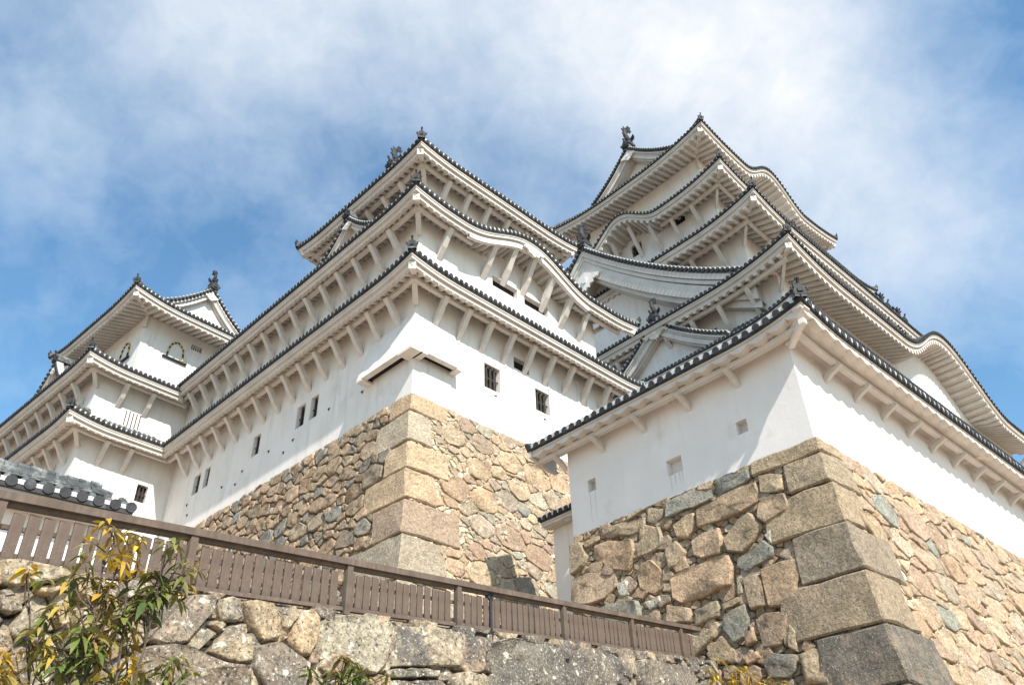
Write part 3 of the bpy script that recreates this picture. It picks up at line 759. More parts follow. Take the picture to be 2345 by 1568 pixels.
def bell(P, c, z, w, h):
    """bell-shaped window: plaster panel, black and gold arch, black sill"""
    def arch(x): return [(-1.12 * x, 0), (-1.0 * x, .45), (-.86 * x, .72), (-.5 * x, .88), (0, 1.0), (.5 * x, .88), (.86 * x, .72), (1.0 * x, .45), (1.12 * x, 0)]
    q = arch(1.0); mb = MB()
    pn = [(c + x * w / 2, z + y * h) for x, y in q]
    mb.prism(pn, lambda x, y, d: P(x, d, y), -.02, .0); o = mb.build('bell_window', M['plaster'], nt_)
    mb = MB()
    fine = []
    for (x0, y0), (x1, y1) in zip(pn, pn[1:]):
        for i in range(4): fine.append((x0 + (x1 - x0) * i / 4, y0 + (y1 - y0) * i / 4))
    fine.append(pn[-1])
    for i, (a, b) in enumerate(zip(fine, fine[1:])):
        mb.mi = 0 if (i // 2) % 2 == 0 else 1
        mb.bar(P(a[0], -.05, a[1]), P(b[0], -.05, b[1]), .08, .11, up=(.6, .6, .1))
    mb.mi = 0; mb.bar(P(c - w * .85, -.08, z - .12), P(c + w * .85, -.08, z - .12), .12, .11)
    mb.build('window_frame', [M['black'], M['gold']], o)
bell(W['R'], 4.75, 13.0, .95, 1.2)
bell(W['L'], 4.4, 12.7, .95, 1.25)
gable(nt_, 'R', 6.4, 2.9, 7, 16.8, 19.6, 3.3, .5, k=1.0, rec=.5, osc=1.35, sp=.3)
gable(nt_, 'L', 8.3, .0, 3, 9.8, 13.0, 3.4, .45, k=1.0, rec=.5, orn='none', sp=.3)

# ================================================================== CORNER TURRET (right foreground)
AO = (7.632, 18.486, 9.646)
tu = empty('corner_turret', AO, 44)
tag(tu, 'nearest long white loopholed wall with a dark tiled roof turning the stone corner at right', 'castle wall')
TA = dict(k=1.0, f1=.15, f2=.03, r=.102, sp=.335, rs=50, rw=.3, rh=.05, ss=.02, lift=.34, LR=2.6, pd=.42, H=.3, bs=1.72, bk='arm', rise=.62, pt=.15, bw=.15,
          lime=1, limew=.7, limeh=1.15, wave=.12, b0=1.75, strut=False,
          o=(-.85, -1.05, 24, 9.55), w=(0, 0, 23, 8.5), i=(.45, .45, 23, 8.5), z=3.18, sides={'L': dict(hip1=False, m1=0), 'R': dict(hip1=False, m1=0)})
XA = tier(tu, TA, 'LR')
# loopholes: flared openings
lh = [(1.75, 2.1, .92, 1.32), (4.05, 4.6, .60, 1.10), (7.38, 7.72, 1.2, 1.62)]
W = wall(tu, 'wall', (0, 0, 23, 8.5), {'L': (0, 8.5, -.06, lambda s: 3.0, lh, []), 'R': (0, 23, -.06, lambda s: 3.0, [], []), 'X': (0, .4, -3.2, lambda s: 3.0, [], [])}, 'plaster_old')
for h in lh:
    P = W['L']; mb = MB(); x0, x1, y0, y1 = h
    mb.add([P(x0 - .02, .27, y0 - .02), P(x1 + .02, .27, y0 - .02), P(x1 + .02, .27, y1 + .02), P(x0 - .02, .27, y1 + .02)], [(0, 1, 2, 3)])
    mb.build('loophole', M['plaster'], tu)
for s, z in ((2.25, 1.3), (4.88, 1.3), (8.05, 1.25), (12.7, 1.5), (17, 1.4)):
    P = W['R']; mb = MB(); mb.prism([(s - .1, z - .1), (s + .1, z - .1), (s, z + .12)], lambda x, y, d: P(x, d, y), -.012, .02)
    mb.build('plugged_loophole', M['plaster_old'], tu)
# rust runs below the loopholes
M['rust'] = mat('rust_stain', (0.60, 0.50, 0.44), 0.9, 0.1, 3, 0.1, 10)
P = W['L']
for s, z0, z1, w in ((7.66, .15, 1.18, .035), (7.44, .2, 1.18, .025), (4.52, .12, .58, .04), (4.36, .25, .58, .05), (4.2, .3, .58, .05), (4.1, .2, .58, .03)):
    mb = MB(); mb.add([P(s - w / 2, -.003, z1), P(s + w / 2, -.003, z1), P(s + w * .2, -.003, z0), P(s - w * .2, -.003, z0)], [(0, 1, 2, 3)]); mb.build('rust_stain', M['rust'], tu)
# closed end of the roof
mb = MB()
mb.prism([(-.85, 3.1), (-.85, 2.86), (.0, 2.6), (.4, 2.6), (.4, 3.7)], lambda a, z, b: (a, b, z), 9.4, 9.5)
mb.build('roof_end_board', M['trim'], tu)
mb = MB(); mb.tube([(-.9, 9.52, 3.3), (.45, 9.52, 3.84)], .1, 8); mb.build('roof_end_ridge', M['tile'], tu)

# ------------------------------------------------------------------ little gate roof between the two stone bases
gt = empty('gate_roof', AO, 44)
tag(gt, 'small dark tiled roof on a narrow white wall, tucked between the two stone bases', 'gate')
TG = dict(TA); TG.update(o=(1.2, 8.6, 3, 13.0), w=(1.55, 9.2, 2, 12.0), i=(1.75, 8.7, 2, 13), z=1.62, lift=0, rise=.25, pd=0, wave=.05, sp=.26, r=.085,
          sides={'L': dict(hip0=False, m0=0, hip1=False, m1=0)})
TG['o'] = (1.05, 8.62, 2, 11.0)
tier(gt, TG, 'L', ())
mb = MB(); mb.box(1.6, 8.56, -5.2, 1.75, 10.9, 1.5); mb.build('wall', M['plaster'], gt)

# ================================================================== STONE WALLS
def clip(poly, nx, ny, c):
    """keep nx*x+ny*y <= c"""
    out = []
    for i in range(len(poly)):
        a, b = poly[i], poly[(i + 1) % len(poly)]
        da, db = nx * a[0] + ny * a[1] - c, nx * b[0] + ny * b[1] - c
        if da <= 0: out.append(a)
        if (da < 0 < db) or (db < 0 < da):
            t = da / (da - db); out.append((a[0] + (b[0] - a[0]) * t, a[1] + (b[1] - a[1]) * t))
    return out
def fill_seeds(u0, u1, v0, v1, rmin, rmax, rnd, fixed=(), tries=6000, asp=1.3, big=.25):
    out = [tuple(f) for f in fixed]; C_ = 1.2; H = {}
    for q in out: H.setdefault((int(q[0] // C_), int(q[1] // C_)), []).append(q)
    for t in range(tries):
        f = t / tries; r = (rmax * (1 - f) + rmin * f) * rnd.uniform(.85, 1.1); x, y = rnd.uniform(u0, u1), rnd.uniform(v0, v1)
        i, j = int(x // C_), int(y // C_); good = True
        for di in (-1, 0, 1):
            for dj in (-1, 0, 1):
                for a, b, q in H.get((i + di, j + dj), ()):
                    dx, dy = (a - x) / asp, b - y
                    if dx * dx + dy * dy < (q + r) ** 2 * .78: good = False; break
                if not good: break
            if not good: break
        if good: out.append((x, y, r)); H.setdefault((i, j), []).append((x, y, r))
    return out
def course_seeds(u0, u1, v0, v1, h0, h1, w0, w1, rnd, small=.1, tries=5000, asp=1.3):
    out = []; v = v1
    while v > v0:
        h = rnd.uniform(h0, h1); u = u0 + rnd.uniform(0, w1)
        ph = rnd.uniform(0, 6)
        while u < u1:
            w = rnd.uniform(w0, w1); hh = h * rnd.uniform(.7, 1.15)
            out.append((u + w / 2, v - h / 2 + .22 * h * sin(u * 1.1 + ph) + rnd.uniform(-.16, .16) * h, min(w / asp, hh) * .5)); u += w * rnd.uniform(.95, 1.12)
        v -= h
    return fill_seeds(u0, u1, v0, v1, small * .7, small * 1.5, rnd, out, tries=tries, asp=asp)
def filler(mb, mp, rect, rnd, palette, dep=-.07, r=.085, batter=None, tries=9000):
    """small stones wedged in behind the joints"""
    sd = fill_seeds(rect[0], rect[1], rect[2], rect[3], r * .6, r * 1.3, rnd, tries=tries, asp=1.3)
    stones(mb, lambda u, v, w: mp(u, v, max(w, -.1) + dep), rect, sd, .022, .05, palette, rnd, asp=1.3, rough=.05, tilt=.25, bev=.025, cut=.1, batter=batter, lite=True)
def stones(mb, mp, rect, seeds, gap, relief, palette, rnd, asp=1.3, skip=None, bev=.12, rough=.03, tilt=.06, colors=None, cut=.22, edge_gap=None, batter=None, lite=False, polys=(), pgap=.03):
    u0, u1, v0, v1 = rect
    rm = max(q[2] for q in seeds); CS = rm * 2.6 * asp + .25; HH = {}
    for j, q in enumerate(seeds): HH.setdefault((int(q[0] // CS), int(q[1] // CS)), []).append((j, q))
    eg = gap if edge_gap is None else edge_gap
    def inside(x, y):
        for _, P in polys:
            c = False
            for (ax, ay), (bx, by) in zip(P, P[1:] + P[:1]):
                if (ay > y) != (by > y) and x < (bx - ax) * (y - ay) / (by - ay) + ax: c = not c
            if c: return True
        return False
    for i, (x, y, r) in enumerate(list(seeds) + [(None, c, P) for c, P in polys]):
      if x is None:
        poly = [tuple(p) for p in r]
        if sum(p[0] * q[1] - q[0] * p[1] for p, q in zip(poly, poly[1:] + poly[:1])) < 0: poly.reverse()
        traced = True; tcol = y
      else:
        traced = False
        if skip and skip(x, y): continue
        if polys and inside(x, y): continue
        e = (gap if True else 0) / 2
        poly = [(u0 + e, v0 + e), (u1 - e, v0 + e), (u1 - e, v1 - eg / 2), (u0 + e, v1 - eg / 2)]
        if batter: poly = clip(poly, -1, batter, -.06)
        if len(poly) < 3: continue
        ci, cj = int(x // CS), int(y // CS)
        for j, (a, b, q) in [z for di in (-1, 0, 1) for dj in (-1, 0, 1) for z in HH.get((ci + di, cj + dj), ())]:
            if j == i: continue
            dx, dy = a - x, b - y
            # power distance in squashed space
            sx = 1 / asp / asp; nx, ny = dx * sx, dy
            c = (nx * (a + x) + ny * (b + y)) / 2 + (r * r - q * q) / 2
            L = sqrt(nx * nx + ny * ny); poly = clip(poly, nx, ny, c - L * gap / 2 * rnd.uniform(.7, 1.5))
            if len(poly) < 3: break
      if len(poly) < 3: continue
      A = 0; cx = cy = 0
      for p, q in zip(poly, poly[1:] + poly[:1]):
          k = p[0] * q[1] - q[0] * p[1]; A += k; cx += (p[0] + q[0]) * k; cy += (p[1] + q[1]) * k
      if abs(A) < (.003 if lite else .012): continue
      cx /= 3 * A; cy /= 3 * A; size = sqrt(abs(A) / 2); dz = .0 if traced or not polys else -.06
      # cut corners, split long edges, roughen
      q = []
      for p0, p1 in zip(poly, poly[1:] + poly[:1]):
          L = sqrt((p1[0] - p0[0]) ** 2 + (p1[1] - p0[1]) ** 2)
          if L < .02: continue
          ct = min(cut, .16 * size / L)
          q.append((p0[0] + (p1[0] - p0[0]) * ct, p0[1] + (p1[1] - p0[1]) * ct))
          n = int(L / (.28 * size + .05))
          for t in range(1, n):
              f = ct + (1 - 2 * ct) * t / n; w = rnd.uniform(-1, 1) * rough * size
              q.append((p0[0] + (p1[0] - p0[0]) * f - (p1[1] - p0[1]) / L * w, p0[1] + (p1[1] - p0[1]) * f + (p1[0] - p0[0]) / L * w))
          q.append((p0[0] + (p1[0] - p0[0]) * (1 - ct), p0[1] + (p1[1] - p0[1]) * (1 - ct)))
      if len(q) < 3: continue
      c = tcol if traced else (colors[i] if colors and i < len(colors) and colors[i] else rnd.choice(palette))
      w = rnd.uniform(.82, 1.18); t2 = rnd.uniform(-.05, .05); c = (c[0] * w * (1 + t2), c[1] * w, c[2] * w * (1 - t2))
      tx, ty = rnd.uniform(-tilt, tilt), rnd.uniform(-tilt, tilt); rl = relief * rnd.uniform(.6, 1.25) * min(1, size * 2 + .3)
      o = len(mb.v); n = len(q)
      b1 = min(bev / size, .3)
      ox = Vector((rnd.uniform(0, 90), rnd.uniform(0, 90), 0))
      LV = ((0, -.1), (0, 0), (b1, rl)) if lite else ((0, -.28), (0, -.02), (b1 * .3, rl * .66), (b1, rl), (min(b1 * 1.35, b1 + .08), rl * 1.02), (.42, rl * 1.03), (.72, rl * 1.03))
      NL = len(LV) - 1
      for k, (inset, dep) in enumerate(LV):
          for (px, py) in q:
              X, Y = cx + (px - cx) * (1 - inset), cy + (py - cy) * (1 - inset)
              dd = dep + dz + ((X - cx) * tx + (Y - cy) * ty + mnoise.noise(ox + Vector((X, Y, 0)) * (1.6 / size)) * size * .10 if k > 1 else 0) + (rnd.uniform(-1, 1) * rough * .3 * size if k > 1 else 0)
              mb.v.append(tuple(mp(X, Y, dd))); mb.c.append(c)
      mb.v.append(tuple(mp(cx, cy, dz + rl + rnd.uniform(-.5, 1) * rough * size))); mb.c.append(c)
      for k in range(NL):
          for a in range(n):
              mb.f.append((o + k * n + a, o + k * n + (a + 1) % n, o + (k + 1) * n + (a + 1) % n, o + (k + 1) * n + a)); mb.m.append(0)
      for a in range(n): mb.f.append((o + NL * n + a, o + NL * n + (a + 1) % n, o + (NL + 1) * n)); mb.m.append(0)

def backing(mb, mp, rect, dep=-.1, n=14):
    u0, u1, v0, v1 = rect
    def lo(v): return u0 if u0 < -1 else -(offB if u0 == -.6 else offA)(v) + .15
    mb.grid([[mp(lo(v) + (u1 - lo(v)) * i / n, v, dep) for i in range(n + 1)] for v in [v0 + (v1 - v0) * j / n for j in range(n + 1)]])

def quoins(mb, off, courses, palette, rnd, proud=.03, gap=.025):
    """courses: (ztop, zbot, length on L, length on R); corner of two battered faces"""
    for (zt, zb, la, lb, colr) in courses:
        c = colr or rnd.choice(palette); w = rnd.uniform(.9, 1.1); c = tuple(x * w for x in c)
        bm = bmesh.new(); vs = []
        for z in (zt - gap / 2, zb + gap / 2):
            o = off(z) + proud; i = off(z) - .35
            jl = rnd.uniform(-.05, .05)
            vs.append([bm.verts.new(p) for p in ((-o, -o, z), (-o, la + jl, z), (-i, la + jl, z), (-i, -i, z), (lb + jl, -i, z), (lb + jl, -o, z))])
        n = 6
        for k in range(n): bm.faces.new((vs[0][k], vs[0][(k + 1) % n], vs[1][(k + 1) % n], vs[1][k]))
        bm.faces.new(vs[0]); bm.faces.new(tuple(reversed(vs[1])))
        bmesh.ops.recalc_face_normals(bm, faces=bm.faces)
        bmesh.ops.bevel(bm, geom=[e for e in bm.edges], offset=.045, segments=1, affect='EDGES', profile=.6)
        bmesh.ops.subdivide_edges(bm, edges=[e for e in bm.edges if e.calc_length() > .25], cuts=7, use_grid_fill=True)
        ox = Vector((rnd.uniform(0, 99), 0, 0)); rg = .07
        for v in bm.verts:
            q = v.co * 1.3 + ox; v.co.x += mnoise.noise(q) * rg + mnoise.noise(q * 4) * .018; v.co.y += mnoise.noise(q + Vector((9, 9, 9))) * rg + mnoise.noise(q * 4 + Vector((5, 5, 5))) * .018; v.co.z += mnoise.noise(q * .8 + Vector((3, 7, 1))) * .05
        bm.verts.ensure_lookup_table(); bm.verts.index_update()
        mb.add([tuple(v.co) for v in bm.verts], [tuple(v.index for v in f.verts) for f in bm.faces], c)
        bm.free()

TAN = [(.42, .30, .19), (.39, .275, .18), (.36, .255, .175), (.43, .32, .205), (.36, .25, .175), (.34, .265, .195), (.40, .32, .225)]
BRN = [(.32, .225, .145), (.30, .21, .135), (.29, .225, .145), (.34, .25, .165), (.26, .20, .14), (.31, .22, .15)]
GRY = [(.19, .18, .15), (.16, .16, .14), (.215, .20, .17)]

# --- base of the west keep
bs = empty('stone_base', BO, 46); tag(bs, 'tall tan stone base with a squared corner under the middle keep', 'stone wall')
offB = lambda z: max(0, -z) * .075 + .0035 * z * z
rnd = random.Random(11)
mpL = lambda u, v, w: (-offB(v) - w, u, v)
mpR = lambda u, v, w: (u, -offB(v) - w, v)
cz = [(0, -.85, 1.15, 1.75, (.41, .295, .185)), (-.85, -2.15, 1.9, .95, (.36, .305, .22)), (-2.15, -3.3, 1.0, 1.7, (.42, .31, .195)), (-3.3, -4.5, 2.0, .95, (.40, .29, .185)),
      (-4.5, -5.8, 1.2, 2.0, (.35, .255, .18)), (-5.8, -7.4, 2.3, 1.2, (.30, .255, .19)), (-7.4, -8.8, 1.6, 2.2, (.33, .29, .22)), (-8.8, -10.2, 3.2, 1.4, (.32, .28, .21)), (-10.2, -13, 2, 2, None)]
def inq(cz, side, m=.05):
    def f(x, y):
        for zt, zb, la, lb, c in cz:
            if zb <= y <= zt and x < (la if side == 'L' else lb) + m: return True
        return False
    return f
mb = MB()
sd = course_seeds(-1.2, 19.5, -9, .0, .45, .95, .5, 1.35, rnd, .12, 3500)
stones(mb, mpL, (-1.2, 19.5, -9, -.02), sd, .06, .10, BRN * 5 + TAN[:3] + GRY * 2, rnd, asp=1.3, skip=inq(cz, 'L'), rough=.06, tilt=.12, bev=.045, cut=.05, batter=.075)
ob = mb.build('left_face', M['stone'], bs, smooth=True, colors=True)
mb = MB(); backing(mb, mpL, (-.6, 20.5, -9, -.05), -.14); mb.build('joint_filling', M['rubble_dark'], bs)
mb = MB(); filler(mb, mpL, (-1.2, 19.5, -8, -.02), rnd, BRN + [(.36, .30, .21)], -.09, .1, .075); mb.build('wedge_stones', M['stone'], bs, colors=True)
mb = MB()
rnd = random.Random(21)
sd = course_seeds(-1.5, 11.5, -12.5, .0, .6, 1.15, .6, 1.8, rnd, .12, 2500)
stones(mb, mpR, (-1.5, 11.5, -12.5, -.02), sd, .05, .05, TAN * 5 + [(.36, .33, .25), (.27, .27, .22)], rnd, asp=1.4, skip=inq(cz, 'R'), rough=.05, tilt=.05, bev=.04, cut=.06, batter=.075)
mb.build('right_face', M['stone'], bs, smooth=True, colors=True)
mb = MB(); filler(mb, mpR, (-1.5, 11.5, -9, -.02), rnd, [(.55, .47, .34), (.50, .42, .29), (.44, .36, .25)], -.035, .09, .075); mb.build('wedge_stones', M['stone'], bs, colors=True)
mb = MB(); backing(mb, mpR, (-.6, 11.5, -12.5, -.05), -.045); mb.build('joint_filling', M['rubble'], bs)
mb = MB(); quoins(mb, offB, cz, TAN, rnd, .07, .05); mb.build('corner_blocks', M['stone'], bs, colors=True)
mb = MB(); mb.add([(-.9, -.9, -.02), (11.6, -.9, -.02), (11.6, 20, -.02), (-.9, 20, -.02)], [(0, 1, 2, 3)])
mb.v = [(0.02, 0.02, -.03), (11.5, .02, -.03), (11.5, 19.5, -.03), (.02, 19.5, -.03)]; mb.build('top_bed', M['rubble'], bs)
mb = MB(); mb.grid([[(11.45 + offB(z) * .8, -offB(z), z) for z in (0, -2, -4, -6, -8, -10, -12.5)], [(11.45 + offB(z) * .8, 9, z) for z in (0, -2, -4, -6, -8, -10, -12.5)]])
mb.build('end_face', M['rubble'], bs)

# --- base of the corner turret; outlines of its larger stones on the wall plane (along, height)
TRACED_A = [('G', [(3.07,-0.11),(2.7,-0.05),(1.96,-0.2),(1.94,-0.45),(2.13,-0.55),(3.04,-0.61)]),
 ('G', [(4.77,-0.16),(3.88,-0.09),(3.2,-0.3),(3.2,-0.58),(3.43,-0.65),(4.46,-0.69),(4.81,-0.7)]),
 ('B', [(3.78,-0.78),(2.88,-0.64),(2.04,-0.61),(1.81,-0.64),(1.74,-0.97),(1.82,-1.18),(2.29,-1.34),(3.02,-1.33),(3.72,-1.34)]),
 ('O', [(1.74,-0.47),(1.33,-0.56),(1.03,-0.7),(1.05,-1.13),(1.18,-1.17),(1.55,-1.06),(1.74,-0.97)]),
 ('P', [(1.85,-1.26),(1.42,-1.13),(1.03,-1.25),(0.96,-1.58),(1.08,-1.72),(1.68,-1.88),(1.89,-1.67)]),
 ('O', [(4.59,-0.95),(4.12,-0.81),(3.83,-0.81),(3.82,-1.21),(4.07,-1.52),(4.5,-1.33)]),
 ('B', [(4.02,-1.63),(3.73,-1.44),(3.09,-1.5),(3.03,-1.85),(3.12,-2.24),(3.69,-2.21),(4.0,-2.02)]),
 ('O', [(2.98,-1.92),(2.46,-1.47),(2.1,-1.41),(1.78,-1.89),(2.12,-2.23),(2.39,-2.46),(2.87,-2.27)]),
 ('G', [(2.65,-2.56),(1.99,-2.36),(1.79,-2.29),(1.57,-2.54),(1.63,-2.78),(2.37,-2.99),(2.68,-2.77)]),
 ('W', [(1.79,-2.16),(1.56,-2.05),(1.58,-2.49),(1.7,-2.32)]),
 ('P', [(4.81,-2.4),(3.76,-2.33),(2.83,-2.37),(2.77,-2.7),(2.83,-3.17),(3.69,-3.24),(4.48,-3.23),(4.79,-3.0)]),
 ('O', [(4.87,-1.56),(4.51,-1.43),(4.21,-1.86),(4.51,-2.2),(4.79,-2.21)]),
 ('B', [(2.53,-3.08),(2.05,-3.08),(1.98,-3.56),(1.95,-3.94),(2.41,-3.92),(2.49,-3.51)]),
 ('B', [(1.99,-3.02),(1.42,-2.93),(0.98,-2.97),(0.91,-3.29),(1.1,-3.64),(1.11,-4.03),(1.91,-3.99),(2.0,-3.39)]),
 ('B', [(4.97,-3.13),(4.18,-3.42),(4.19,-3.8),(5.0,-3.59)]),
 ('O', [(4.11,-3.48),(3.31,-3.43),(3.31,-3.85),(4.12,-3.95)]),
 ('O', [(3.25,-3.57),(2.73,-3.49),(2.6,-3.65),(3.22,-3.74)]),
 ('G', [(3.21,-3.87),(2.52,-3.71),(2.48,-4.09),(2.67,-4.52),(2.97,-4.61),(3.25,-4.19)]),
 ('B', [(2.35,-4.16),(2.06,-4.07),(1.41,-4.19),(1.58,-4.65),(1.75,-4.91),(2.23,-4.88)]),
 ('B', [(2.68,-4.55),(2.41,-4.3),(2.35,-4.67),(2.66,-4.75)]),
 ('O', [(1.46,-4.45),(1.32,-4.63),(1.37,-5.14),(1.59,-4.98)]),
 ('O', [(4.35,-4.23),(3.39,-4.16),(3.77,-4.48),(4.09,-4.69),(4.38,-4.51)]),
 ('O', [(3.84,-4.66),(3.31,-4.3),(2.9,-4.86),(3.07,-5.05),(3.71,-4.85)]),
 ('K', [(2.28,-5.21),(2.03,-5.0),(1.41,-5.16),(1.43,-5.48),(1.63,-5.66),(2.12,-5.57)]),
 ('B', [(2.82,-4.95),(2.36,-4.89),(2.3,-5.06),(2.67,-5.17)]),
 ('O', [(1.33,-5.18),(0.95,-5.12),(0.54,-5.24),(0.72,-5.95),(1.29,-5.85)]),
 ('O', [(2.71,-2.98),(2.53,-2.95),(2.56,-3.49),(2.73,-3.49)]),
 ('O', [(8.02,-0.38),(7.38,-0.35),(7.38,-0.52),(7.95,-0.63)]),
 ('O', [(7.31,-0.38),(6.75,-0.22),(5.59,-0.34),(5.56,-0.62),(5.77,-0.77),(6.96,-0.6)]),
 ('B', [(7.66,-0.6),(6.96,-0.66),(6.03,-0.9),(5.98,-1.29),(6.19,-1.85),(6.84,-1.61),(7.59,-1.07)]),
 ('O', [(8.6,-0.25),(8.1,-0.35),(7.87,-0.88),(8.01,-1.17),(8.56,-1.34)]),
 ('O', [(5.91,-1.2),(5.45,-0.82),(5.02,-0.85),(4.99,-1.44),(5.49,-1.54),(5.93,-1.51)]),
 ('B', [(8.54,-1.45),(7.79,-1.45),(6.71,-1.7),(6.71,-2.16),(7.11,-2.41),(7.71,-2.46),(8.48,-2.17)]),
 ('B', [(5.94,-1.87),(5.37,-1.73),(4.93,-2.36),(4.95,-2.64),(5.37,-2.77),(5.84,-2.45)]),
 ('W', [(6.68,-2.07),(6.32,-2.07),(6.21,-2.55),(6.56,-2.51)]),
 ('G', [(7.64,-2.63),(6.98,-2.6),(5.91,-2.77),(5.81,-3.27),(6.24,-3.41),(7.5,-2.97)]),
 ('B', [(8.58,-2.22),(7.78,-2.52),(7.7,-2.82),(8.54,-2.44)]),
 ('W', [(5.73,-2.87),(5.13,-2.83),(5.09,-3.03),(5.51,-3.16)])]
ba = empty('stone_base', AO, 44); tag(ba, 'near stone base of big brown boulders under the loopholed wall, sharp corner at right', 'stone wall')
offA = lambda z: max(0, -z) * .142
mpL = lambda u, v, w: (-offA(v) - w, u, v)
mpR = lambda u, v, w: (u, -offA(v) - w, v)
ol, bw_, pk, gn, dk = (.325, .25, .16), (.335, .235, .15), (.33, .235, .155), (.19, .18, .145), (.13, .118, .095)
cz = [(0, -.46, 1.88, 1.0, ol), (-.46, -1.36, .95, 1.35, (.31, .245, .165)), (-1.36, -2.5, 1.72, .9, ol), (-2.5, -3.72, .98, 1.5, (.23, .185, .135)), (-3.72, -4.95, 1.65, .95, (.285, .22, .145)), (-4.95, -6.2, .95, 1.5, (.12, .105, .085)),
      (-6.2, -7.6, 1.7, 2.2, (.17, .15, .12)), (-7.6, -9.2, 1.0, 3, None), (-9.2, -11.2, 2, 2, None)]
rnd = random.Random(4)
COL = {'O': ol, 'B': bw_, 'P': pk, 'G': gn, 'K': dk, 'W': (.38, .35, .29)}
sd = fill_seeds(-1.3, 8.6, -9, -.02, .10, .24, rnd, tries=6000, asp=1.25)
mb = MB()
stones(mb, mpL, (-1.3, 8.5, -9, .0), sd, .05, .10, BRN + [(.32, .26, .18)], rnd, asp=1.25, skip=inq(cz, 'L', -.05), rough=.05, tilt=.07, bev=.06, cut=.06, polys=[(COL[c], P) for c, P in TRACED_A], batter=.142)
mb.build('left_face', M['stone'], ba, smooth=True, colors=True)
mb = MB(); filler(mb, mpL, (-1.3, 8.5, -7.5, -.02), rnd, BRN + [(.38, .32, .23)], -.07, .085, .142); mb.build('wedge_stones', M['stone'], ba, colors=True)
mb = MB(); backing(mb, mpL, (-.9, 8.5, -9, -.05), -.12); mb.build('joint_filling', M['rubble_dark'], ba)
rnd = random.Random(8)
sd = course_seeds(-1.5, 21, -11, .0, .65, 1.15, .7, 2.0, rnd, .13, 3000)
mb = MB()
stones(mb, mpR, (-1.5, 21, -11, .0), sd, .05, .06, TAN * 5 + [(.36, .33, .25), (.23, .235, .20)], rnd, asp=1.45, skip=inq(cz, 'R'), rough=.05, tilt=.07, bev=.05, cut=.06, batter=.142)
mb.build('right_face', M['stone'], ba, smooth=True, colors=True)
mb = MB(); filler(mb, mpR, (-1.5, 16, -9, -.02), rnd, [(.55, .47, .34), (.50, .42, .29), (.40, .33, .23)], -.045, .09, .142, 12000); mb.build('wedge_stones', M['stone'], ba, colors=True)
mb = MB(); backing(mb, mpR, (-.9, 21, -11, -.05), -.06); mb.build('joint_filling', M['rubble'], ba)
mb = MB(); mb.box(-.80, -.93, 2.76, -.64, -.77, 2.91); mb.bar((-.1, -.1, 2.72), (-.70, -.83, 2.84), .15, .15); mb.build('hip_rafter_end', M['plaster'], tu)
mb = MB(); quoins(mb, offA, cz, BRN, rnd, .09, .04); mb.build('corner_blocks', M['stone'], ba, colors=True)
mb = MB(); mb.grid([[(-offA(z) + .05, 8.48, z) for z in (0, -3, -6, -9)], [(1.4, 8.48, z) for z in (0, -3, -6, -9)]]); mb.build('end_face', M['rubble_dark'], ba)

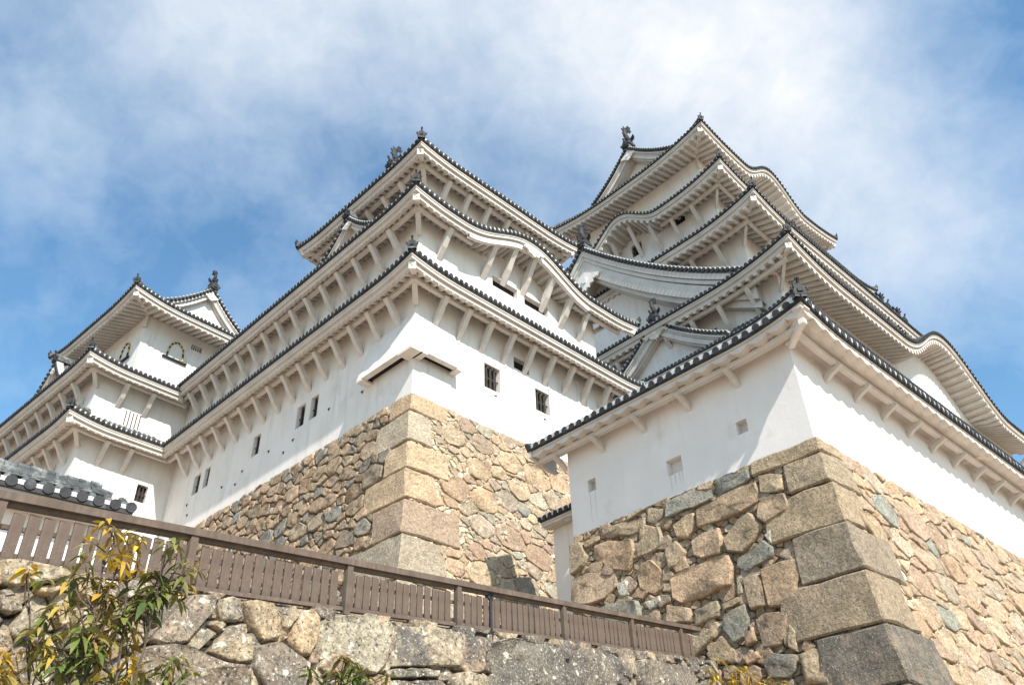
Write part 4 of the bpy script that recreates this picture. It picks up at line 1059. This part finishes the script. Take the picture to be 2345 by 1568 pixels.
# --- foreground retaining wall and its fence
TRACED_F = [('L', [(0.18,-0.01),(0.32,0.02),(0.56,-0.01),(0.83,-0.04),(0.89,-0.1),(0.7,-0.19),(0.52,-0.24),(0.33,-0.28),(0.24,-0.25)]),
 ('Y', [(0.56,-0.25),(0.7,-0.2),(0.82,-0.14),(0.82,-0.25),(0.72,-0.31),(0.59,-0.31)]),
 ('Y', [(0.92,-0.14),(0.99,-0.18),(1.18,-0.19),(1.23,-0.32),(1.08,-0.33),(1.0,-0.26)]),
 ('L', [(1.45,-0.03),(1.68,-0.04),(1.62,-0.2),(1.54,-0.28),(1.45,-0.22)]),
 ('B', [(1.74,-0.68),(1.96,-0.51),(2.25,-0.21),(2.33,-0.1),(2.63,-0.07),(2.63,-0.26),(2.44,-0.5),(2.27,-0.7),(2.01,-0.74)]),
 ('L', [(2.69,-0.12),(2.85,-0.06),(2.98,-0.09),(3.04,-0.31),(2.96,-0.37),(2.74,-0.38)]),
 ('Y', [(3.03,-0.1),(3.2,-0.06),(3.47,-0.07),(3.59,-0.24),(3.58,-0.52),(3.3,-0.61),(3.16,-0.43)]),
 ('Y', [(3.61,-0.14),(3.82,-0.07),(3.87,-0.21),(3.71,-0.4),(3.61,-0.39)]),
 ('Y', [(3.89,-0.14),(4.11,-0.08),(4.21,-0.19),(4.19,-0.47),(4.04,-0.72),(3.88,-0.71),(3.74,-0.53)]),
 ('L', [(4.3,-0.18),(4.63,-0.11),(4.98,-0.08),(5.5,-0.18),(5.43,-0.46),(5.36,-0.73),(5.19,-0.9),(4.68,-0.79),(4.25,-0.73),(4.22,-0.4)]),
 ('L', [(2.29,-0.71),(2.57,-0.48),(2.69,-0.54),(2.43,-0.8)]),
 ('Y', [(2.58,-0.43),(2.74,-0.39),(2.8,-0.43),(2.73,-0.51),(2.61,-0.46)]),
 ('Y', [(2.6,-0.76),(2.86,-0.42),(3.16,-0.54),(3.18,-0.74),(3.17,-0.86),(2.8,-0.85)]),
 ('D', [(3.19,-0.66),(3.6,-0.55),(3.86,-0.71),(4.05,-0.81),(3.98,-1.14),(3.35,-1.16),(3.19,-0.91)]),
 ('D', [(1.71,-0.81),(1.87,-0.75),(2.39,-0.72),(2.58,-0.8),(2.8,-0.88),(3.17,-0.9),(3.21,-1.17),(1.94,-1.21),(1.74,-0.98)]),
 ('L', [(0.28,-0.4),(0.46,-0.41),(0.5,-0.51),(0.39,-0.55),(0.3,-0.52)]),
 ('L', [(0.41,-0.71),(0.55,-0.38),(0.72,-0.5),(0.69,-0.61),(0.55,-0.8),(0.45,-0.77)]),
 ('L', [(0.26,-0.31),(0.34,-0.3),(0.4,-0.35),(0.3,-0.38)]),
 ('Y', [(0.82,-0.55),(0.89,-0.45),(0.98,-0.58),(0.9,-0.64)]),
 ('Y', [(0.98,-0.44),(1.18,-0.37),(1.25,-0.48),(1.14,-0.66),(1.05,-0.66)]),
 ('Y', [(0.63,-0.78),(0.77,-0.71),(0.91,-0.86),(0.72,-0.83)]),
 ('Y', [(0.37,-0.79),(0.46,-0.81),(0.49,-0.89),(0.41,-0.97)]),
 ('L', [(1.58,-0.74),(1.69,-0.68),(1.73,-0.74),(1.67,-0.86)]),
 ('Y', [(0.42,-1.0),(0.55,-0.85),(0.71,-0.89),(0.7,-1.04),(0.57,-1.13),(0.45,-1.1)]),
 ('L', [(5.51,-0.31),(5.6,-0.17),(6.06,-0.13),(6.89,-0.16),(7.11,-0.2),(6.91,-0.56),(6.85,-0.7),(6.0,-0.74),(5.44,-0.77)]),
 ('B', [(7.15,-0.22),(7.55,-0.19),(7.53,-0.52),(7.47,-0.74),(7.07,-0.79),(6.92,-0.67)]),
 ('D', [(7.64,-0.27),(8.27,-0.13),(8.98,-0.16),(9.78,-0.22),(9.6,-0.92),(7.51,-1.0),(7.68,-0.78)]),
 ('D', [(9.9,-0.18),(10.76,-0.12),(11.7,-0.22),(11.56,-0.6),(11.35,-0.86),(9.7,-0.92)]),
 ('L', [(11.79,-0.23),(12.29,-0.22),(12.0,-0.67),(11.72,-0.59)]),
 ('D', [(12.34,-0.25),(13.46,-0.25),(14.86,-0.25),(14.88,-0.73),(12.12,-0.83)]),
 ('L', [(5.39,-0.82),(6.0,-0.77),(6.5,-0.77),(6.45,-0.87),(5.44,-0.93)]),
 ('L', [(6.64,-0.83),(7.08,-0.75),(7.49,-0.82),(7.59,-1.0),(6.68,-1.03)]),
 ('B', [(5.44,-0.96),(6.48,-0.92),(6.65,-1.03),(5.5,-1.07)])]
P0 = Vector((-5.458, 7.775, 3.758)); P1 = Vector((4.2417, 20.1586, 5.4415)); FH = .75
dirf = (P1 - P0); Lf = Vector((dirf.x, dirf.y, 0)).length; dh = Vector((dirf.x, dirf.y, 0)).normalized(); slope = dirf.z / Lf
nout = Vector((dh.y, -dh.x, 0))           # towards the viewer
rw = empty('retaining_wall', P0 - Vector((0, 0, FH - .03))); tag(rw, 'weathered dry stone wall along the bottom, carrying the brown fence', 'stone wall')
def mpF(u, v, w):
    p = dh * u + nout * (-v * .16 + .10 + w); return (p.x, p.y, u * slope + v)
LG, GB, GD, YL = (.33, .275, .19), (.26, .195, .135), (.17, .14, .105), (.35, .26, .16)
rnd = random.Random(3)
COL = {'L': LG, 'B': GB, 'D': GD, 'Y': YL}
sd = fill_seeds(-4, 16.5, -5, -.05, .07, .17, rnd, tries=9000, asp=1.2)
mb = MB(); stones(mb, mpF, (-4, 16.15, -5, .0), sd, .045, .11, [LG, GB, YL, GD, YL], rnd, asp=1.25, rough=.05, tilt=.09, bev=.045, cut=.05, polys=[(COL[c], P) for c, P in TRACED_F])
mb.build('wall_stones', M['stone_near'], rw, smooth=True, colors=True)
mb = MB(); filler(mb, mpF, (-4, 16.1, -3, -.06), rnd, [LG, YL, GB], -.10, .07, None, 12000); mb.build('wedge_stones', M['stone_near'], rw, colors=True)
mb = MB(); backing(mb, mpF, (-4, 16.15, -5, -.04), -.14); mb.build('joint_filling', M['rubble_dark'], rw)

fe = empty('wooden_fence', P0 - Vector((0, 0, FH))); tag(fe, 'brown picket fence with flat handrail climbing along the stone wall', 'fence')
def pf(u, v, w): p = dh * u + nout * w; return Vector((p.x, p.y, u * slope + v + FH))
mb = MB()
U0, U1 = -3.0, Lf * 1.0
mb.bar(pf(U0, -.045, 0), pf(U1, -.045, 0), .20, .09); mb.build('handrail', M['fence'], fe)
mb = MB(); mb.bar(pf(U0, -.075, .0), pf(U1 - .3, -.075, 0), .07, .06, drop=.03); mb.build('rail', M['fence'], fe)
for v in (-.33, -.62):
    mb = MB(); mb.bar(pf(U0, v, -.06), pf(U1 - .3, v, -.06), .04, .05); mb.build('rail', M['fence'], fe)
mb = MB(); mb.bar(pf(U0, -.715, .0), pf(U1 - .3, -.715, 0), .08, .05); mb.build('rail', M['fence'], fe)
posts = [-.06 * Lf * 2.2, .002 * Lf, .143 * Lf, .302 * Lf, .451 * Lf, .641 * Lf, .799 * Lf, .937 * Lf]
post = None
for u in posts:
    p = pf(u, 0, .035)
    if post is None:
        mb = MB(); mb.box(-.05, -.045, -.80, .05, .045, -.09); post = mb.build('post', M['fence'], fe); q = post
    else: q = dupe(post, fe)
    q.location = p; q.rotation_euler = (0, 0, atan2(dh.y, dh.x))
rnd = random.Random(2)
pick = None
u = U0 + .1
pl = []
while u < U1 - .45:
    if not any(abs(u - q) < .09 for q in posts): pl.append(u)
    u += .158
vm = [MB() for _ in range(4)]
pk = []
for mb in vm:
    h = rnd.uniform(-.006, .006); mb.box(-.062, -.012 + h, -.70 + h, .062, .012 + h, -.19 + 2 * h); pk.append(mb.build('picket', M['fence'], fe))
for i, u in enumerate(pl):
    q = pk[i] if i < 4 else dupe(rnd.choice(pk), fe)
    q.location = pf(u, rnd.uniform(-.008, .008), .0); q.rotation_euler = (rnd.uniform(-.015, .015), rnd.uniform(-.014, .014), atan2(dh.y, dh.x) + rnd.uniform(-.04, .04))
mb = MB()
u = .505 * Lf
mb.box(-.07, -.03, -.90, .07, .07, -.76); mb.box(-.07, -.03, -.2, .07, .05, -.085); mb.box(-.025, -.03, -.8, .03, -.01, -.1)
q = mb.build('fence_bracket', M['metal'], fe); q.location = pf(u, 0, .01); q.rotation_euler = (0, 0, atan2(dh.y, dh.x))

# --- low white wall with tiled coping behind the fence at the left
tw = empty('tiled_wall', (-7.236, 10.193, 5.168), 41.3); tag(tw, 'low plastered wall with grey tile coping behind the fence at far left', 'wall')
TW = dict(TA); TW.update(o=(-6, 0, 1.84, 1.3), w=(-6, .48, 1.6, 1.0), i=(-6, .62, 1.6, .64), z=-.02, rise=.36, lift=0, pd=0, wave=0, f1=.10, f2=.04, r=.074, sp=.235, k=.8, limew=.5, limeh=.55, ss=.0,
          sides={'R': dict(hip0=False, hip1=False, m0=0, m1=0), 'X': dict(hip0=False, hip1=False, m0=0, m1=0)})
tier(tw, TW, 'RX', ())
mb = MB(); mb.box(-6, .47, -2.6, 1.62, .95, -.12); mb.build('wall', M['plaster_old'], tw)
mb = MB(); mb.box(-6, .50, .30, 1.30, .76, .345); mb.box(-6, .53, .36, 1.28, .73, .40); mb.box(-6, .55, .41, 1.26, .71, .44)
rnd = random.Random(17)
for i in range(42):
    x = -5.9 + i * .175; h = rnd.uniform(-.008, .008)
    mb.tube([(x, .63, .46 + h), (x + .17, .63, .455 + h)], [.085, .075], 8)
for i in range(60): x = -5.95 + i * .12; mb.tube([(x, .49, .352), (x, .60, .36)], .026, 6)
mb.tube([(1.3, .63, .40), (1.62, .63, .36)], .08, 8)
mb.build('coping_ridge', M['tile'], tw)

# ================================================================== GROUND
mb = MB(); mb.add([(-900, -600, -1.6), (900, -600, -1.6), (900, 1400, -1.6), (-900, 1400, -1.6)], [(0, 1, 2, 3)])
tag(mb.build('ground', M['earth']), kind='structure')
mb = MB()      # terrace behind the retaining wall, climbing with the path
base0 = P0 - Vector((0, 0, FH + .12)); rows = []
for w in (0, 3, 10, 60):
    rows.append([tuple(base0 + dh * u - nout * w + Vector((0, 0, u * slope if u < 17 else 17 * slope))) for u in (-30, -4, 4, 16.1)])
mb.grid(rows)
tag(mb.build('terrace', M['earth']), kind='structure')

# ================================================================== SHRUBS
def leaf(mb, p, d, L, w, curl, c, rnd):
    d = d.normalized(); s = d.cross(Vector((rnd.uniform(-.4, .4), rnd.uniform(-.4, .4), 1))).normalized(); n = s.cross(d)
    pts = []
    for t, ww in ((0, .05), (.25, .8), (.55, 1.0), (.8, .6), (1, .02)):
        q = p + d * L * t - Vector((0, 0, 1)) * curl * L * t * t
        pts.append((q - s * w * ww / 2 + n * w * .12 * ww, q, q + s * w * ww / 2 + n * w * .12 * ww))
    o = len(mb.v)
    for r in pts:
        for q in r: mb.v.append(tuple(q)); mb.c.append(c)
    for i in range(4):
        for j in range(2):
            mb.f.append((o + i * 3 + j, o + i * 3 + j + 1, o + (i + 1) * 3 + j + 1, o + (i + 1) * 3 + j)); mb.m.append(0)
GR = [(.09, .13, .025), (.06, .095, .02), (.13, .16, .035), (.19, .19, .045), (.16, .16, .05)]
YE = [(.50, .33, .03), (.42, .25, .03), (.55, .40, .05), (.30, .20, .04)]
OL = [(.22, .19, .05), (.27, .18, .05), (.17, .17, .04), (.32, .23, .06), (.40, .28, .05)]
def shrub(name, label, base, tips, seed, group=None, leafL=.13):
    rnd = random.Random(seed); root = empty(name, base); tag(root, label, 'shrub', group)
    B_ = Vector(base); br, lf = MB(), MB()
    T_ = sorted([(Vector(t[0]) - B_, t[1], t[2], t[3]) for t in tips], key=lambda q: q[0].x); nl = max(2, len(T_) // 6)
    groups = [T_[i * len(T_) // nl:(i + 1) * len(T_) // nl] for i in range(nl)]
    jobs = []
    for g in groups:
        top = max(g, key=lambda q: q[0].z)[0]; wob = Vector((rnd.uniform(-.15, .15), rnd.uniform(-.1, .1), 0)); ld = []
        for i in range(11):
            f = i / 10; ld.append(Vector((top.x * f ** 1.3, top.y * f ** 1.1, top.z * f)) + wob * sin(pi * f) + Vector((rnd.uniform(-.02, .02), rnd.uniform(-.02, .02), 0)))
        br.tube(ld, [.02 * (1 - .75 * i / 10) for i in range(11)], 6); jobs += [(q, ld) for q in g]
    for (t, kind, n, rad), ld in jobs:
        near = min([p for p in ld if p.z < t.z - .08] or ld[:1], key=lambda p: (p - t).length + abs(p.z - (t.z - .3)) * .5)
        mid = near.lerp(t, .5) + Vector((rnd.uniform(-.05, .05), rnd.uniform(-.05, .05), -.04)); path = [near, mid, t]
        br.tube(path, [.010, .007, .005], 5); path = [near, mid.lerp(t, .5), t]
        pal = {'g': GR, 'y': YE, 'o': OL, 'm': GR + OL + OL, 'n': YE + OL}[kind]
        for w in range(max(2, n // 7)):
            c = t + Vector((rnd.gauss(0, 1), rnd.gauss(0, 1), rnd.gauss(0, 1))) * rad * .62
            br.tube([path[-2], c], [.006, .003], 4)
            a0 = rnd.uniform(0, 6.28)
            for j in range(7):
                a = a0 + j * 2.4; up = rnd.uniform(-.5, .6)
                d = Vector((cos(a), sin(a), up)); L = leafL * rnd.uniform(.6, 1.15)
                q = c + Vector((0, 0, rnd.uniform(-.04, .04)))
                leaf(lf, q + d.normalized() * .01, d, L, L * rnd.uniform(.2, .4), rnd.uniform(.1, 1.1), rnd.choice(pal), rnd)
    br.build('branches', M['bark'], root); lf.build('leaves', M['leaf'], root, colors=True)
shrub('shrub','large autumn shrub with green and yellow leaves at lower left',(-3.167,6.243,-0.900),[((-3.292,6.178,2.648),'n',10,0.07),
 ((-3.339,6.266,2.517),'y',22,0.10),
 ((-3.148,6.252,2.560),'n',16,0.09),
 ((-3.152,6.138,2.336),'y',26,0.12),
 ((-3.073,6.289,2.405),'n',18,0.10),
 ((-3.377,6.131,2.289),'m',26,0.12),
 ((-3.509,6.172,2.204),'m',26,0.12),
 ((-3.889,6.178,2.283),'y',7,0.03),
 ((-3.228,6.212,2.172),'n',26,0.12),
 ((-3.546,6.151,2.012),'m',26,0.12),
 ((-3.381,6.129,1.999),'m',26,0.13),
 ((-3.256,6.310,2.049),'n',28,0.12),
 ((-2.867,6.276,2.422),'g',26,0.09),
 ((-2.833,6.401,2.327),'g',40,0.12),
 ((-2.924,6.360,2.245),'g',42,0.13),
 ((-2.984,6.332,2.098),'g',44,0.13),
 ((-2.898,6.482,2.159),'g',40,0.12),
 ((-2.964,6.341,1.997),'g',28,0.10),
 ((-2.784,6.531,2.297),'m',20,0.10),
 ((-2.741,6.550,2.412),'o',14,0.07),
 ((-3.192,6.230,1.873),'m',34,0.14),
 ((-3.149,6.364,2.011),'o',22,0.12),
 ((-3.448,6.092,1.717),'m',44,0.15),
 ((-3.243,6.091,1.678),'g',50,0.15),
 ((-3.159,6.247,1.715),'m',44,0.14),
 ((-3.510,6.056,1.557),'m',46,0.14),
 ((-3.309,6.055,1.519),'g',52,0.15),
 ((-3.185,6.233,1.525),'g',50,0.15),
 ((-3.696,6.062,1.534),'y',34,0.13),
 ((-3.661,6.083,1.691),'o',20,0.12),
 ((-3.050,6.522,1.618),'n',30,0.14),
 ((-3.067,6.403,1.752),'o',18,0.12),
 ((-3.665,5.964,1.408),'n',30,0.12),
 ((-3.064,6.294,1.457),'m',30,0.12)],5,leafL=.135)
shrub('shrub','low green shrub top just right of the large autumn shrub, at the bottom edge',(-2.922,7.016,-0.003),[((-2.928,7.013,1.631),'m',34,0.14),
 ((-2.824,7.056,1.578),'g',34,0.14),
 ((-3.007,6.980,1.552),'g',30,0.12)],6,group='shrubs along the foot of the wall',leafL=.15)
shrub('shrub','small dark green shrub at the bottom edge below the middle of the fence',(-1.948,9.298,0.448),[((-2.213,9.239,2.126),'g',30,0.13),
 ((-2.014,9.284,2.197),'m',40,0.14),
 ((-1.825,9.323,2.140),'g',40,0.15),
 ((-2.025,9.282,2.061),'g',40,0.15),
 ((-1.680,9.350,2.064),'m',30,0.13),
 ((-1.980,9.291,2.335),'o',8,0.06)],7,group='shrubs along the foot of the wall',leafL=.15)
shrub('shrub','bright yellow shrub at the bottom edge below the end of the fence',(3.521,14.066,1.270),[((3.147,14.154,2.956),'n',36,0.15),
 ((3.465,14.080,3.010),'y',50,0.16),
 ((3.694,14.022,2.962),'y',46,0.16),
 ((3.875,13.973,2.858),'n',36,0.15),
 ((3.466,14.080,2.828),'m',36,0.15)],8,group='shrubs along the foot of the wall',leafL=.15)
ORN.parent = keep; bpy.data.objects.remove(ORN)
